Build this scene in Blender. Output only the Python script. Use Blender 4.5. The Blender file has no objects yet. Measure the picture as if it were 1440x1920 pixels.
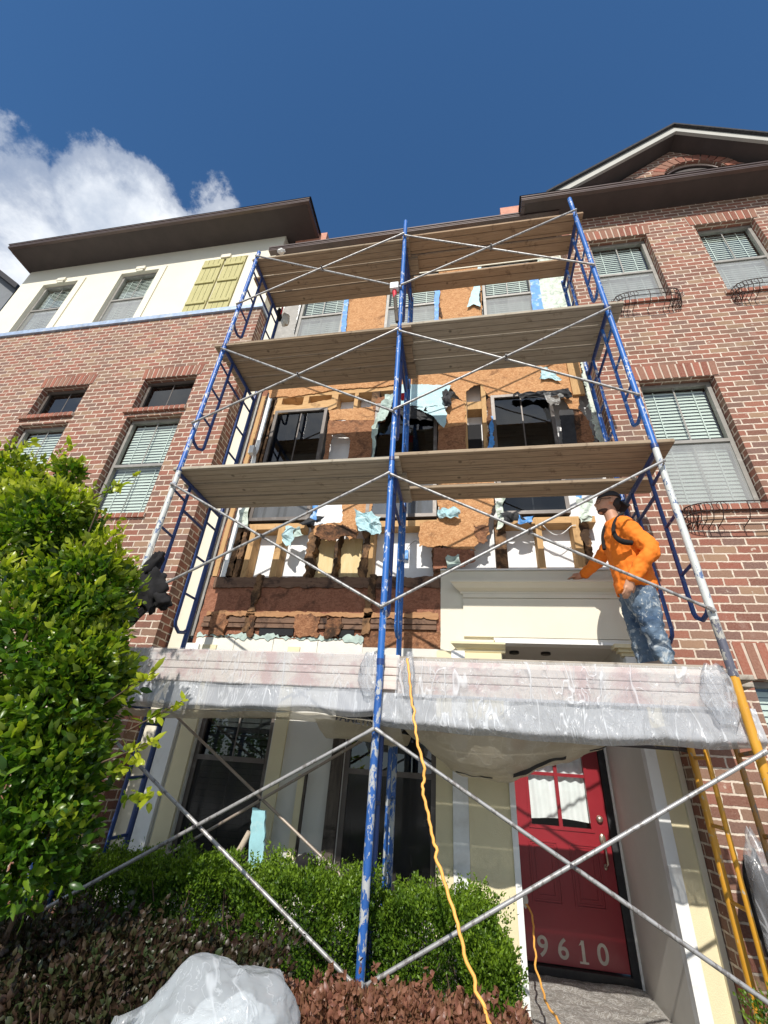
import bpy, bmesh, math, random
import numpy as np
from mathutils import Vector, noise
from mathutils.geometry import tessellate_polygon
random.seed(7); rng=np.random.default_rng(7)
SC=bpy.context.scene; COL=SC.collection
# ------------------------------------------------------------------ camera
CZ=1.62                                  # camera height above the ground
RT=np.array([0.98434,0.16369,0.06549]); UP=np.array([0.02741,-0.50906,0.86030]); FW=np.array([-0.17416,0.84503,0.50557]); FP=835.93
cam=bpy.data.cameras.new('camera'); co=bpy.data.objects.new('camera',cam); COL.objects.link(co)
cam.sensor_fit='HORIZONTAL'; cam.sensor_width=36; cam.lens=FP/1440*36; cam.clip_end=2000; cam.clip_start=.05
from mathutils import Matrix
co.matrix_world=Matrix(((RT[0],UP[0],-FW[0],0),(RT[1],UP[1],-FW[1],0),(RT[2],UP[2],-FW[2],CZ),(0,0,0,1)))
SC.camera=co
def ray(px,py): return FW+RT*(px-720)/FP-UP*(py-960)/FP
def at(px,py,Y):
    d=ray(px,py); d=d*Y/d[1]; return Vector((d[0],d[1],d[2]+CZ))
def atX(px,py,X):
    d=ray(px,py); d=d*X/d[0]; return Vector((d[0],d[1],d[2]+CZ))
# ------------------------------------------------------------------ light
KS=.80; sd=Vector((.05,1,-KS)).normalized(); elev=math.asin(-sd.z)
W=bpy.data.worlds.new('World'); SC.world=W; W.use_nodes=True
def NT(t):
    t.nodes.clear(); return t
class G:
    def __init__(s,t): s.t=t
    def n(s,k,**kw):
        nd=s.t.nodes.new(k)
        for a,b in kw.items():
            if a[0]=='_': setattr(nd,a[1:],b)
        return nd
    def l(s,a,b): s.t.links.new(a,b)
    def val(s,sock,v):
        if isinstance(v,bpy.types.NodeSocket): s.l(v,sock)
        else:
            sock.default_value=v
    def math(s,op,a,b=0,c=None,clamp=False):
        nd=s.t.nodes.new('ShaderNodeMath'); nd.operation=op; nd.use_clamp=clamp
        s.val(nd.inputs[0],a); s.val(nd.inputs[1],b)
        if c is not None: s.val(nd.inputs[2],c)
        return nd.outputs[0]
    def noise(s,vec,scale,detail=4,rough=.55,dist=0,dim='3D'):
        nd=s.t.nodes.new('ShaderNodeTexNoise'); nd.noise_dimensions=dim
        if vec is not None: s.l(vec,nd.inputs['Vector'])
        nd.inputs['Scale'].default_value=scale; nd.inputs['Detail'].default_value=detail; nd.inputs['Roughness'].default_value=rough; nd.inputs['Distortion'].default_value=dist
        return nd
    def ramp(s,fac,stops,interp='LINEAR'):
        nd=s.t.nodes.new('ShaderNodeValToRGB'); s.l(fac,nd.inputs[0]); cr=nd.color_ramp; cr.interpolation=interp
        while len(cr.elements)<len(stops): cr.elements.new(.5)
        for e,(p,c) in zip(cr.elements,stops):
            e.position=p; e.color=(c,c,c,1) if not hasattr(c,'__len__') else (*c[:3],1)
        return nd.outputs[0]
    def mix(s,f,a,b,mode='MIX'):
        nd=s.t.nodes.new('ShaderNodeMix'); nd.data_type='RGBA'; nd.blend_type=mode
        s.val(nd.inputs[0],f)
        for k,v in ((6,a),(7,b)):
            if isinstance(v,bpy.types.NodeSocket): s.l(v,nd.inputs[k])
            else: nd.inputs[k].default_value=(*v[:3],1)
        return nd.outputs[2]
    def vmul(s,v,m):
        nd=s.t.nodes.new('ShaderNodeVectorMath'); nd.operation='MULTIPLY'; s.l(v,nd.inputs[0]); nd.inputs[1].default_value=m; return nd.outputs[0]
    def bump(s,h,strength=.3,dist=.01,normal=None):
        nd=s.t.nodes.new('ShaderNodeBump'); nd.inputs['Strength'].default_value=strength; nd.inputs['Distance'].default_value=dist
        s.l(h,nd.inputs['Height'])
        if normal: s.l(normal,nd.inputs['Normal'])
        return nd.outputs[0]
g=G(NT(W.node_tree))
sky=g.n('ShaderNodeTexSky'); sky.sky_type='NISHITA'; sky.sun_disc=False; sky.sun_elevation=elev; sky.sun_rotation=math.radians(180-2.9)
sky.altitude=0; sky.air_density=1.0; sky.dust_density=.15; sky.ozone_density=5.0
tc=g.n('ShaderNodeTexCoord'); dirv=tc.outputs['Generated']
def vdot(v,d):
    nd=g.n('ShaderNodeVectorMath'); nd.operation='DOT_PRODUCT'; g.l(v,nd.inputs[0]); nd.inputs[1].default_value=d; return nd.outputs['Value']
sep=g.n('ShaderNodeSeparateXYZ'); g.l(dirv,sep.inputs[0])
def cmask(px,py,r0,r1):
    d=ray(px,py); d=d/np.linalg.norm(d); return g.ramp(vdot(dirv,tuple(d)),[(math.cos(math.radians(r1)),0.),(math.cos(math.radians(r0)),1.)],'EASE')
n1=g.noise(g.vmul(dirv,(1,1,1.5)),3.3,9,.62,.25); n1.inputs['Lacunarity'].default_value=2.1
m1=g.math('MAXIMUM',g.math('MAXIMUM',cmask(-60,480,5,17),cmask(230,420,3,10)),g.math('MULTIPLY',cmask(385,390,.5,4.5),.85))
back=g.ramp(g.math('MULTIPLY',sep.outputs[1],-1),[(.02,0.),(.30,.86)])
den=g.math('ADD',g.math('MAXIMUM',m1,back),g.math('MULTIPLY',g.math('SUBTRACT',n1.outputs[0],.5),2.3))
cl=g.ramp(den,[(.42,0.),(.62,.45),(1.0,.96)],'EASE')
n2=g.noise(dirv,5,6,.6)
ccol=g.mix(g.ramp(n2.outputs[0],[(.35,0.),(.65,1.)]),(3.4,4.0,5.0),(8.0,8.2,8.4))
skyc=g.mix(1.0,sky.outputs[0],(.58,.86,.99),'MULTIPLY')
bg=g.n('ShaderNodeBackground'); bg.inputs[1].default_value=.135
g.l(g.mix(cl,skyc,ccol),bg.inputs[0])
wo=g.n('ShaderNodeOutputWorld'); g.l(bg.outputs[0],wo.inputs[0])
sl=bpy.data.lights.new('sun','SUN'); sl.energy=4.6; sl.angle=math.radians(.5); sl.color=(1,.955,.88)
so=bpy.data.objects.new('sun',sl); COL.objects.link(so); so.rotation_euler=sd.to_track_quat('-Z','Y').to_euler()
SC.view_settings.view_transform='Standard'; SC.view_settings.look='None'; SC.view_settings.exposure=.10; SC.view_settings.gamma=1
# ------------------------------------------------------------------ materials
M={}
def mat(name):
    m=bpy.data.materials.new(name); m.use_nodes=True; M[name]=m; g=G(NT(m.node_tree))
    out=g.n('ShaderNodeOutputMaterial'); return m,g,out
def pbsdf(g,out,col,rough=.6,metal=0,normal=None,spec=.5):
    b=g.n('ShaderNodeBsdfPrincipled'); g.l(b.outputs[0],out.inputs[0])
    if isinstance(col,bpy.types.NodeSocket): g.l(col,b.inputs['Base Color'])
    else: b.inputs['Base Color'].default_value=(*col,1)
    g.val(b.inputs['Roughness'],rough); b.inputs['Metallic'].default_value=metal; b.inputs['Specular IOR Level'].default_value=spec
    if normal: g.l(normal,b.inputs['Normal'])
    return b
def obc(g): return g.n('ShaderNodeTexCoord').outputs['Object']
def uvc(g): return g.n('ShaderNodeTexCoord').outputs['UV']
def simple(name,col,rough=.6,metal=0,var=.25,scale=6,bump=0,bs=60,dirt=None,dscale=2.5):
    m,g,out=mat(name); v=obc(g)
    n=g.noise(v,scale,5,.6)
    c=g.mix(g.ramp(n.outputs[0],[(.3,0.),(.7,1.)]),tuple(x*(1-var) for x in col),tuple(min(1,x*(1+var)) for x in col))
    if dirt:
        n3=g.noise(v,dscale,6,.65); c=g.mix(g.ramp(n3.outputs[0],[(.54,0.),(.7,.8)]),c,dirt)
    nm=None
    if bump: nm=g.bump(g.noise(v,bs,4,.6).outputs[0],bump,.004)
    pbsdf(g,out,c,rough,metal,nm); return m
# brick
def brick(name,tint=1.0,old=0.0):
    m,g,out=mat(name); uv=uvc(g)
    dn=g.noise(uv,26,3,.6); mp=g.n('ShaderNodeVectorMath'); mp.operation='SUBTRACT'; g.l(dn.outputs['Color'],mp.inputs[0]); mp.inputs[1].default_value=(.5,.5,.5)
    sc_=g.vmul(mp.outputs[0],(.022,.016,0)); ad=g.n('ShaderNodeVectorMath'); ad.operation='ADD'; g.l(uv,ad.inputs[0]); g.l(sc_,ad.inputs[1])
    b=g.n('ShaderNodeTexBrick'); g.l(ad.outputs[0],b.inputs['Vector']); b.inputs['Scale'].default_value=1; b.inputs['Brick Width'].default_value=.206; b.inputs['Row Height'].default_value=.083
    b.inputs['Mortar Size'].default_value=.0085; b.inputs['Mortar Smooth'].default_value=.22; b.inputs['Color1'].default_value=(0,0,0,1); b.inputs['Color2'].default_value=(1,1,1,1); b.inputs['Mortar'].default_value=(.5,.5,.5,1)
    b.offset=.5
    bc=g.ramp(b.outputs['Color'],[(0,(.17,.062,.045)),(.16,(.265,.088,.060)),(.32,(.21,.105,.078)),(.46,(.29,.105,.070)),(.60,(.23,.135,.092)),(.72,(.155,.085,.072)),(.84,(.30,.185,.115)),(.92,(.25,.075,.052))],'CONSTANT')
    n=g.noise(uv,70,5,.7); bc=g.mix(g.math('MULTIPLY',g.ramp(n.outputs[0],[(.35,0.),(.75,1.)]),.45),bc,(.42,.27,.20))
    n5=g.noise(uv,1.1,4,.6); bc=g.mix(g.math('MULTIPLY',g.ramp(n5.outputs[0],[(.35,0.),(.7,1.)]),.42),bc,(.17,.105,.07))
    ns=g.noise(uv,9,4,.65); sp=g.ramp(ns.outputs[0],[(.655,0.),(.69,1.)]); bc=g.mix(g.math('MULTIPLY',sp,.75),bc,(.55,.47,.38))
    nm_=g.noise(uv,14,4,.6); mc=g.mix(g.ramp(nm_.outputs[0],[(.35,0.),(.65,1.)]),(.49,.385,.30),(.68,.585,.48))
    nw=g.noise(uv,17,4,.6); wid=g.ramp(nw.outputs[0],[(.30,0.),(.62,0.),(.74,.6)])
    f=g.math('MAXIMUM',b.outputs['Fac'],g.math('MULTIPLY',wid,g.ramp(b.outputs['Fac'],[(0,0.),(.001,1.)])))
    c=g.mix(f,bc,mc); nst=g.noise(g.vmul(uv,(1.6,.35,1)),1.5,6,.65); c=g.mix(g.math('MULTIPLY',g.ramp(nst.outputs[0],[(.55,0.),(.75,1.)]),.35),c,(.10,.07,.05)); nef=g.noise(uv,1.9,7,.7); c=g.mix(g.math('MULTIPLY',g.ramp(nef.outputs[0],[(.60,0.),(.78,1.)]),.38),c,(.58,.50,.42))
    if tint!=1: c=g.mix(1.0,c,(tint,tint,tint),'MULTIPLY')
    h=g.math('ADD',g.math('MULTIPLY',b.outputs['Fac'],-1.0),g.math('MULTIPLY',n.outputs[0],.4))
    pbsdf(g,out,c,.9,0,g.bump(h,.8,.008),.25); return m
brick('brick')
# stucco / siding
simple('stucco',(.72,.675,.55),.9,0,.04,1.5,.5,130,(.66,.62,.52),1.3)
simple('stucco_beige',(.74,.655,.43),.9,0,.05,2,.6,160)
simple('stucco_grey',(.66,.64,.58),.9,0,.05,2,.6,150)
simple('cream_trim',(.73,.68,.55),.75,0,.05,3,.12,60,(.62,.57,.47),3)
simple('white_trim',(.80,.80,.775),.6,0,.04,4,.1,60,(.62,.6,.56),3)
simple('primed_board',(.74,.715,.63),.8,0,.05,3,.15,60,(.70,.66,.56),4)
simple('soffit',(.060,.046,.042),.7,0,.15,4)
simple('gutter',(.098,.068,.060),.35,.2,.15,4)
simple('shingle',(.035,.033,.035),.95,0,.5,30,.6,60)
simple('rake',(.42,.41,.37),.7,0,.06,5)
simple('flashing',(.34,.42,.55),.45,.3,.25,12,0,60,(.55,.55,.52),9)
simple('terracotta',(.55,.25,.17),.8,0,.15,12,.3,60)
simple('ground',(.10,.08,.055),.95,0,.4,8,.8,30,(.05,.06,.03),3)
simple('concrete_light',(.46,.445,.41),.9,0,.12,3,.3,60)
simple('concrete',(.36,.345,.32),.9,0,.15,5,.3,60)
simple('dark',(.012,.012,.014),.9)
simple('dark_backing',(.035,.036,.036),.9)  # near-black backing, darkness of the unlit interior put into the colour
simple('felt',(.022,.022,.024),.75,0,.4,12,.6,40)
simple('iron',(.035,.017,.014),.6,.3,.4,20)
simple('window_bronze',(.115,.095,.082),.45,.2,.12,10,0,60,(.22,.20,.18),8)
simple('window_grey',(.26,.245,.22),.5,.1,.12,10,0,60,(.4,.38,.35),8)
simple('blind',(.66,.69,.65),.6,0,.05,3)
simple('blind_dark',(.30,.28,.22),.6,0,.05,3)
simple('insulation',(.84,.84,.84),.8,0,.03,2,.1,30,(.72,.71,.69),4)
simple('red_paint',(.25,.012,.020),.35,0,.06,4,.05,30)
simple('number_paint',(.56,.50,.42),.6)
simple('curtain',(.80,.83,.82),.85,0,.06,6,.5,14)
simple('brass',(.50,.42,.34),.3,.8,.2,20)
simple('black_metal',(.02,.018,.018),.5,.3,.3,20)
simple('red_ribbon',(.55,.02,.04),.6,0,.3,15)
simple('cloth_black',(.009,.008,.009),.95,0,.5,14,.5,40)
simple('orange_cord',(.86,.42,.09),.5,0,.08,8)
simple('orange_shirt',(.83,.20,.012),.85,0,.10,5,.5,22)
simple('skin',(.52,.275,.17),.55,0,.12,12,.1,80)
simple('hair',(.02,.014,.012),.7,0,.3,50,.5,90)
simple('beard',(.07,.038,.026),.8,0,.3,40,.5,90)
simple('cap',(.03,.03,.036),.85,0,.25,12,.3,80)
simple('lens_dark',(.02,.02,.02),.15)
simple('stone_blue',(.30,.55,.60),.8,0,.2,9,.3,60,(.62,.70,.68),7)
simple('green_foil',(.42,.52,.47),.7,0,.2,10,.6,24,(.20,.26,.24),8)
simple('blue_tape',(.06,.25,.60),.55,0,.3,12,.5,30,(.6,.7,.8),9)
simple('siding_grey',(.16,.17,.18),.8,0,.1,3)
simple('plastic_bit',(.62,.60,.52),.4,0,.15,12)
simple('boots',(.05,.035,.028),.8)
# house wrap light blue
def wrap():
    m,g,out=mat('house_wrap'); v=obc(g)
    n=g.noise(v,7,6,.6); c=g.mix(g.ramp(n.outputs[0],[(.35,0.),(.7,1.)]),(.36,.56,.60),(.50,.68,.70))
    n3=g.noise(v,18,5,.7); c=g.mix(g.ramp(n3.outputs[0],[(.62,0.),(.70,.8)]),c,(.72,.74,.70))
    pbsdf(g,out,c,.6,0,g.bump(g.noise(v,22,5,.6).outputs[0],.6,.02))
wrap()
def pale():
    m,g,out=mat('pale_wrap'); v=obc(g)
    n=g.noise(v,9,6,.65,1.2); c=g.ramp(n.outputs[0],[(.30,(.12,.13,.13)),(.40,(.45,.52,.44)),(.55,(.66,.72,.62)),(.72,(.80,.82,.76))])
    pbsdf(g,out,c,.6,0,g.bump(n.outputs[0],.8,.03))
pale()
# osb
def osb(name,a,b,dark,amt):
    m,g,out=mat(name); v=obc(g)
    vo=g.n('ShaderNodeTexVoronoi'); vo.inputs['Scale'].default_value=44
    dv=g.noise(v,14,3,.6); ad=g.n('ShaderNodeVectorMath'); ad.operation='ADD'; g.l(g.vmul(v,(1,1,1.6)),ad.inputs[0]); g.l(g.vmul(dv.outputs['Color'],(.10,.10,.10)),ad.inputs[1]); g.l(ad.outputs[0],vo.inputs['Vector'])
    c=g.mix(vo.outputs['Color'],a,b); 
    sp=g.n('ShaderNodeSeparateColor'); g.l(vo.outputs['Color'],sp.inputs[0]); c=g.mix(sp.outputs[0],a,b)
    n=g.noise(v,90,4,.7); c=g.mix(g.math('MULTIPLY',g.ramp(n.outputs[0],[(.5,0.),(.75,1.)]),.7),c,tuple(x*.42 for x in a))
    n3=g.noise(v,4.2,9,.72,.8); c=g.mix(g.ramp(n3.outputs[0],[(.66-amt*.3,0.),(.80-amt*.3,.92)]),c,dark)
    h=g.math('ADD',sp.outputs[1],g.math('MULTIPLY',n.outputs[0],.6))
    pbsdf(g,out,c,.85,0,g.bump(h,.5,.006),.2)
osb('osb',(.43,.205,.088),(.62,.35,.17),(.17,.080,.038),.34)
osb('osb_brown',(.22,.095,.047),(.38,.19,.10),(.075,.04,.026),.50)
osb('osb_red',(.25,.105,.062),(.37,.17,.105),(.08,.04,.026),.40)
osb('rotten',(.15,.07,.04),(.26,.125,.06),(.03,.02,.014),.75)
# lumber
def lumber(name,a,b,dark,amt,axis=(1,1,14),grooves=False,stain=None):
    m,g,out=mat(name); v=obc(g)
    n=g.noise(g.vmul(v,axis),4,6,.65,.5)
    c=g.mix(g.ramp(n.outputs[0],[(.3,0.),(.7,1.)]),a,b)
    n3=g.noise(v,5,9,.70,.5); c=g.mix(g.ramp(n3.outputs[0],[(.66-amt*.3,0.),(.80-amt*.3,.9)]),c,dark)
    vo=g.n('ShaderNodeTexVoronoi'); vo.inputs['Scale'].default_value=3.1; g.l(v,vo.inputs['Vector'])
    c=g.mix(g.ramp(vo.outputs['Distance'],[(.035,.8),(.08,0.)]),c,tuple(x*.35 for x in a))
    if stain:
        n6=g.noise(v,6,5,.6,.6); c=g.mix(g.ramp(n6.outputs[0],[(.50,0.),(.62,.75)]),c,stain)
        n7=g.noise(v,4.2,5,.6,.3); c=g.mix(g.ramp(n7.outputs[0],[(.58,0.),(.68,.6)]),c,(.62,.60,.57))
    h=n.outputs[0]
    if grooves:
        s=g.n('ShaderNodeSeparateXYZ'); g.l(uvc(g),s.inputs[0])
        fr=g.math('FRACT',g.math('MULTIPLY',s.outputs[1],grooves)); gl=g.ramp(fr,[(0,1.),(.07,0.),(.93,0.),(1,1.)])
        c=g.mix(g.math('MULTIPLY',gl,.8),c,tuple(x*.22 for x in a)); h=g.math('SUBTRACT',h,gl)
    pbsdf(g,out,c,.85,0,g.bump(h,.5,.006),.2)
lumber('stud_wood',(.42,.25,.11),(.58,.37,.18),(.13,.065,.035),.30,(10,10,1))
lumber('stud_rot',(.20,.11,.055),(.32,.18,.09),(.035,.022,.015),.85,(10,10,1))
lumber('header_wood',(.46,.27,.12),(.62,.40,.20),(.15,.07,.035),.25,(1,10,10))
lumber('beam_dark',(.14,.085,.058),(.23,.14,.095),(.03,.02,.018),.6,(1,10,10))
lumber('plywood',(.66,.50,.25),(.78,.62,.36),(.40,.28,.14),.1,(6,6,1))
lumber('plank_wood',(.25,.185,.125),(.40,.31,.215),(.09,.055,.038),.22,(1,14,14),12.0)
lumber('plank_grey',(.31,.27,.205),(.46,.40,.32),(.11,.08,.055),.20,(1,14,14),12.0)
lumber('plank_brown',(.29,.19,.115),(.44,.31,.20),(.10,.055,.035),.28,(1,14,14),8.0)
lumber('plank_old',(.30,.26,.21),(.43,.385,.32),(.13,.10,.08),.35,(1,14,14),6.0)
lumber('fascia_wood',(.58,.51,.45),(.70,.62,.56),(.42,.36,.33),.25,(1,12,12),0,(.50,.33,.31))
lumber('fascia_bare',(.46,.38,.29),(.60,.51,.41),(.26,.20,.15),.2,(1,12,12))
lumber('shutter_wood',(.40,.37,.17),(.53,.48,.245),(.30,.27,.14),.1,(8,8,1))
lumber('dark_board',(.075,.062,.052),(.14,.115,.095),(.03,.025,.02),.5,(8,8,1))
# painted tubes
def tubepaint(name,base,chip,amt,rust=(.10,.045,.03),metal=0,sc=1):
    m,g,out=mat(name); v=obc(g)
    n=g.noise(g.vmul(v,(1,1,.5)),26*sc,6,.66,.4)
    c=g.mix(g.noise(v,5,3,.5).outputs[0],tuple(x*.7 for x in base),tuple(x*1.25 for x in base))
    c=g.mix(g.ramp(n.outputs[0],[(.70-amt*.4,0.),(.725-amt*.4,.95)]),c,chip)
    n2=g.noise(v,24,6,.65); c=g.mix(g.ramp(n2.outputs[0],[(.67,0.),(.71,.9)]),c,rust)
    pbsdf(g,out,c,.42,metal,g.bump(n.outputs[0],.25,.003))
tubepaint('tube_blue',(.020,.125,.42),(.55,.58,.62),.27)
tubepaint('tube_blue_worn',(.022,.11,.40),(.55,.57,.58),.36)
tubepaint('tube_battered',(.022,.10,.34),(.42,.43,.42),.46)
tubepaint('tube_navy',(.017,.045,.17),(.30,.33,.36),.15)
tubepaint('tube_white',(.10,.15,.28),(.60,.61,.57),.72)
tubepaint('tube_grey',(.10,.10,.13),(.40,.38,.33),.50)
tubepaint('tube_yellow',(.62,.30,.025),(.42,.38,.30),.22)
tubepaint('tube_yellow_dark',(.36,.17,.03),(.20,.15,.11),.45)
tubepaint('tube_dark',(.05,.045,.05),(.16,.13,.11),.3)
tubepaint('galvanised',(.36,.355,.35),(.19,.175,.165),.42,(.16,.10,.07),.30,1.0)
tubepaint('galvanised_rusty',(.34,.28,.23),(.42,.40,.37),.25,(.20,.09,.05),.2)
# glass
def glass(name,tint,rough=.0,refl=1.0,mixd=None):
    m,g,out=mat(name)
    lw=g.n('ShaderNodeLayerWeight'); lw.inputs[0].default_value=.5
    frv=g.math('ADD',.07,g.math('MULTIPLY',g.math('POWER',lw.outputs['Facing'],4.0),.85))
    gl=g.n('ShaderNodeBsdfGlossy'); gl.inputs['Roughness'].default_value=rough; gl.inputs[0].default_value=(refl,refl,refl,1)
    tr=g.n('ShaderNodeBsdfTransparent'); tr.inputs[0].default_value=(*tint,1)
    nm=g.bump(g.noise(obc(g),1.4,2,.5).outputs[0],.04,.05); g.l(nm,gl.inputs['Normal'])
    a=tr.outputs[0]
    if mixd:
        di=g.n('ShaderNodeBsdfDiffuse'); di.inputs[0].default_value=(*mixd[:3],1)
        nd=g.noise(g.vmul(obc(g),(1,1,.25)),6,5,.65)
        ms=g.n('ShaderNodeMixShader'); g.l(g.ramp(nd.outputs[0],[(.3,mixd[3]*.7),(.7,mixd[3])]),ms.inputs[0]); g.l(a,ms.inputs[1]); g.l(di.outputs[0],ms.inputs[2]); a=ms.outputs[0]
    mx=g.n('ShaderNodeMixShader'); g.l(frv,mx.inputs[0]); g.l(a,mx.inputs[1]); g.l(gl.outputs[0],mx.inputs[2])
    g.l(mx.outputs[0],out.inputs[0])
glass('glass_green',(.84,.89,.86))
glass('glass_clear',(.95,.97,.97),0,.6)
glass('glass_dark',(.25,.28,.30),0,.95)
glass('glass_screen',(.75,.80,.78),.05,.8,(.52,.52,.50,.50))
glass('glass_screen_dark',(.25,.27,.28),.05,.8,(.20,.205,.21,.65))
glass('glass_mesh',(.3,.3,.3),.1,.25,(.05,.048,.046,.75))
# plastic sheeting
def plastic(name,tr,col,wr=1.0,tl=.35,streak=(1,1,1),lines=.6,gloss=.5):
    m,g,out=mat(name); v=obc(g)
    n=g.noise(g.vmul(v,streak),2.6,3,.5,1.4); n2=g.noise(g.vmul(v,streak),6.5,4,.55,1.6)
    rg=g.ramp(n.outputs[0],[(.475,0.),(.5,1.),(.515,0.)],'EASE'); rg2=g.ramp(n2.outputs[0],[(.485,0.),(.5,.8),(.51,0.)],'EASE'); rg3=g.ramp(n2.outputs[0],[(.595,0.),(.61,.8),(.62,0.)],'EASE')
    ln=g.math('MAXIMUM',g.math('MAXIMUM',rg,rg2),rg3)
    h=g.math('ADD',g.math('MULTIPLY',ln,.35),g.math('ADD',g.math('MULTIPLY',n.outputs[0],3.0),g.math('MULTIPLY',n2.outputs[0],1.2))); nm=g.bump(h,.55*wr,.03)
    cc=g.mix(g.math('MULTIPLY',ln,lines),col,(.88,.90,.92))
    di=g.n('ShaderNodeBsdfDiffuse'); g.l(cc,di.inputs[0]); g.l(nm,di.inputs['Normal'])
    tl_=g.n('ShaderNodeBsdfTranslucent'); g.l(cc,tl_.inputs[0])
    gl=g.n('ShaderNodeBsdfGlossy'); gl.inputs['Roughness'].default_value=.22; g.l(nm,gl.inputs['Normal'])
    t=g.n('ShaderNodeBsdfTransparent'); t.inputs[0].default_value=(.95,.96,.97,1)
    a=g.n('ShaderNodeMixShader'); a.inputs[0].default_value=tl; g.l(di.outputs[0],a.inputs[1]); g.l(tl_.outputs[0],a.inputs[2])
    b=g.n('ShaderNodeMixShader'); g.l(g.math('SUBTRACT',tr,g.math('MULTIPLY',ln,lines*.7),clamp=True),b.inputs[0]); g.l(a.outputs[0],b.inputs[1]); g.l(t.outputs[0],b.inputs[2])
    lw=g.n('ShaderNodeLayerWeight'); lw.inputs[0].default_value=.5; g.l(nm,lw.inputs['Normal']); fo=g.math('ADD',.05,g.math('POWER',lw.outputs['Facing'],4.0))
    c=g.n('ShaderNodeMixShader'); g.l(g.math('MULTIPLY',fo,gloss,clamp=True),c.inputs[0]); g.l(b.outputs[0],c.inputs[1]); g.l(gl.outputs[0],c.inputs[2])
    g.l(c.outputs[0],out.inputs[0])
plastic('film_clear',.72,(.66,.67,.70),1.0,.3,(1,1,.45),.7)
plastic('film_smooth',.80,(.66,.67,.70),.35,.3,(1,1,.3),.5)
plastic('film_drape',.20,(.60,.62,.65),1.0,.3,(1.6,1,.4),.6)
plastic('film_skirt',.18,(.58,.60,.64),.45,.3,(1.3,1,.25),.35)
plastic('film_tan',.20,(.66,.60,.48),.30,.55,(1,1,1),.12,.25)
plastic('film_bag',.42,(.66,.69,.71),.6,.45,(1,1,1),.35)
plastic('film_dull',.30,(.62,.60,.56),.8,.4,(1,1,1),.4)
# leaves
def leaf(name,c0,c1,c2,tr=.35,z0=None,z1=None,top=None,rough=.4):
    m,g,out=mat(name); geo=g.n('ShaderNodeNewGeometry')
    c=g.ramp(geo.outputs['Random Per Island'],[(0,c0),(.55,c1),(1,c2)])
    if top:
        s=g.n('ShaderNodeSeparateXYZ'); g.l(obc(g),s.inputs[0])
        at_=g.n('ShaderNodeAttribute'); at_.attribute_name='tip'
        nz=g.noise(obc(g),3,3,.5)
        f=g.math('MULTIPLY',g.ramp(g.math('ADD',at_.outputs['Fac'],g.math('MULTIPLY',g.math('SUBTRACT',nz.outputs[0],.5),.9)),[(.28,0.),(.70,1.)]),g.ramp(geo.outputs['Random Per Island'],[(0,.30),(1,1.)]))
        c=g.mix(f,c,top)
    b=g.n('ShaderNodeBsdfPrincipled'); g.l(c,b.inputs['Base Color']); b.inputs['Roughness'].default_value=rough; b.inputs['Specular IOR Level'].default_value=.4
    t=g.n('ShaderNodeBsdfTranslucent'); g.l(g.mix(1.0,c,(1.3,1.5,.6),'MULTIPLY'),t.inputs[0])
    x=g.n('ShaderNodeMixShader'); x.inputs[0].default_value=tr; g.l(b.outputs[0],x.inputs[1]); g.l(t.outputs[0],x.inputs[2]); g.l(x.outputs[0],out.inputs[0])
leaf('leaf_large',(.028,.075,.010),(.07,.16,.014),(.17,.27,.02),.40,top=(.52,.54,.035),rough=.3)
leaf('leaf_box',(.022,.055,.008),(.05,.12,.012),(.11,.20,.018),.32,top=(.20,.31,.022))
leaf('leaf_red',(.16,.060,.045),(.15,.105,.05),(.085,.15,.035),.30,top=(.33,.14,.095))
leaf('leaf_red_shaded',(.045,.024,.018),(.050,.036,.020),(.035,.055,.018),.2)  # reddish leaves darkened, the tall shrub's shade is put into the colour
simple('bark',(.10,.065,.04),.9,0,.3,14,.6,30)
# jeans
def jeans():
    m,g,out=mat('jeans'); v=obc(g)
    n=g.noise(v,3.5,5,.6); c=g.mix(g.ramp(n.outputs[0],[(.35,0.),(.7,1.)]),(.05,.085,.145),(.20,.265,.33))
    n2=g.noise(v,9,7,.7,1.0); c=g.mix(g.ramp(n2.outputs[0],[(.52,0.),(.62,.8)]),c,(.52,.55,.55))
    n3=g.noise(v,30,5,.7); c=g.mix(g.ramp(n3.outputs[0],[(.62,0.),(.68,.9)]),c,(.62,.62,.58))
    pbsdf(g,out,c,.9,0,g.bump(g.noise(v,14,5,.6,.6).outputs[0],.8,.02),.15)
jeans()
def floorfilm():
    m,g,out=mat('floor_film'); v=obc(g)
    n=g.noise(v,9,6,.65,2.5); c=g.ramp(n.outputs[0],[(.36,(.26,.24,.22)),(.475,(.33,.31,.28)),(.50,(.66,.66,.64)),(.525,(.32,.30,.27))])
    pbsdf(g,out,c,.25,0,g.bump(n.outputs[0],.5,.02))
floorfilm()
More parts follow.
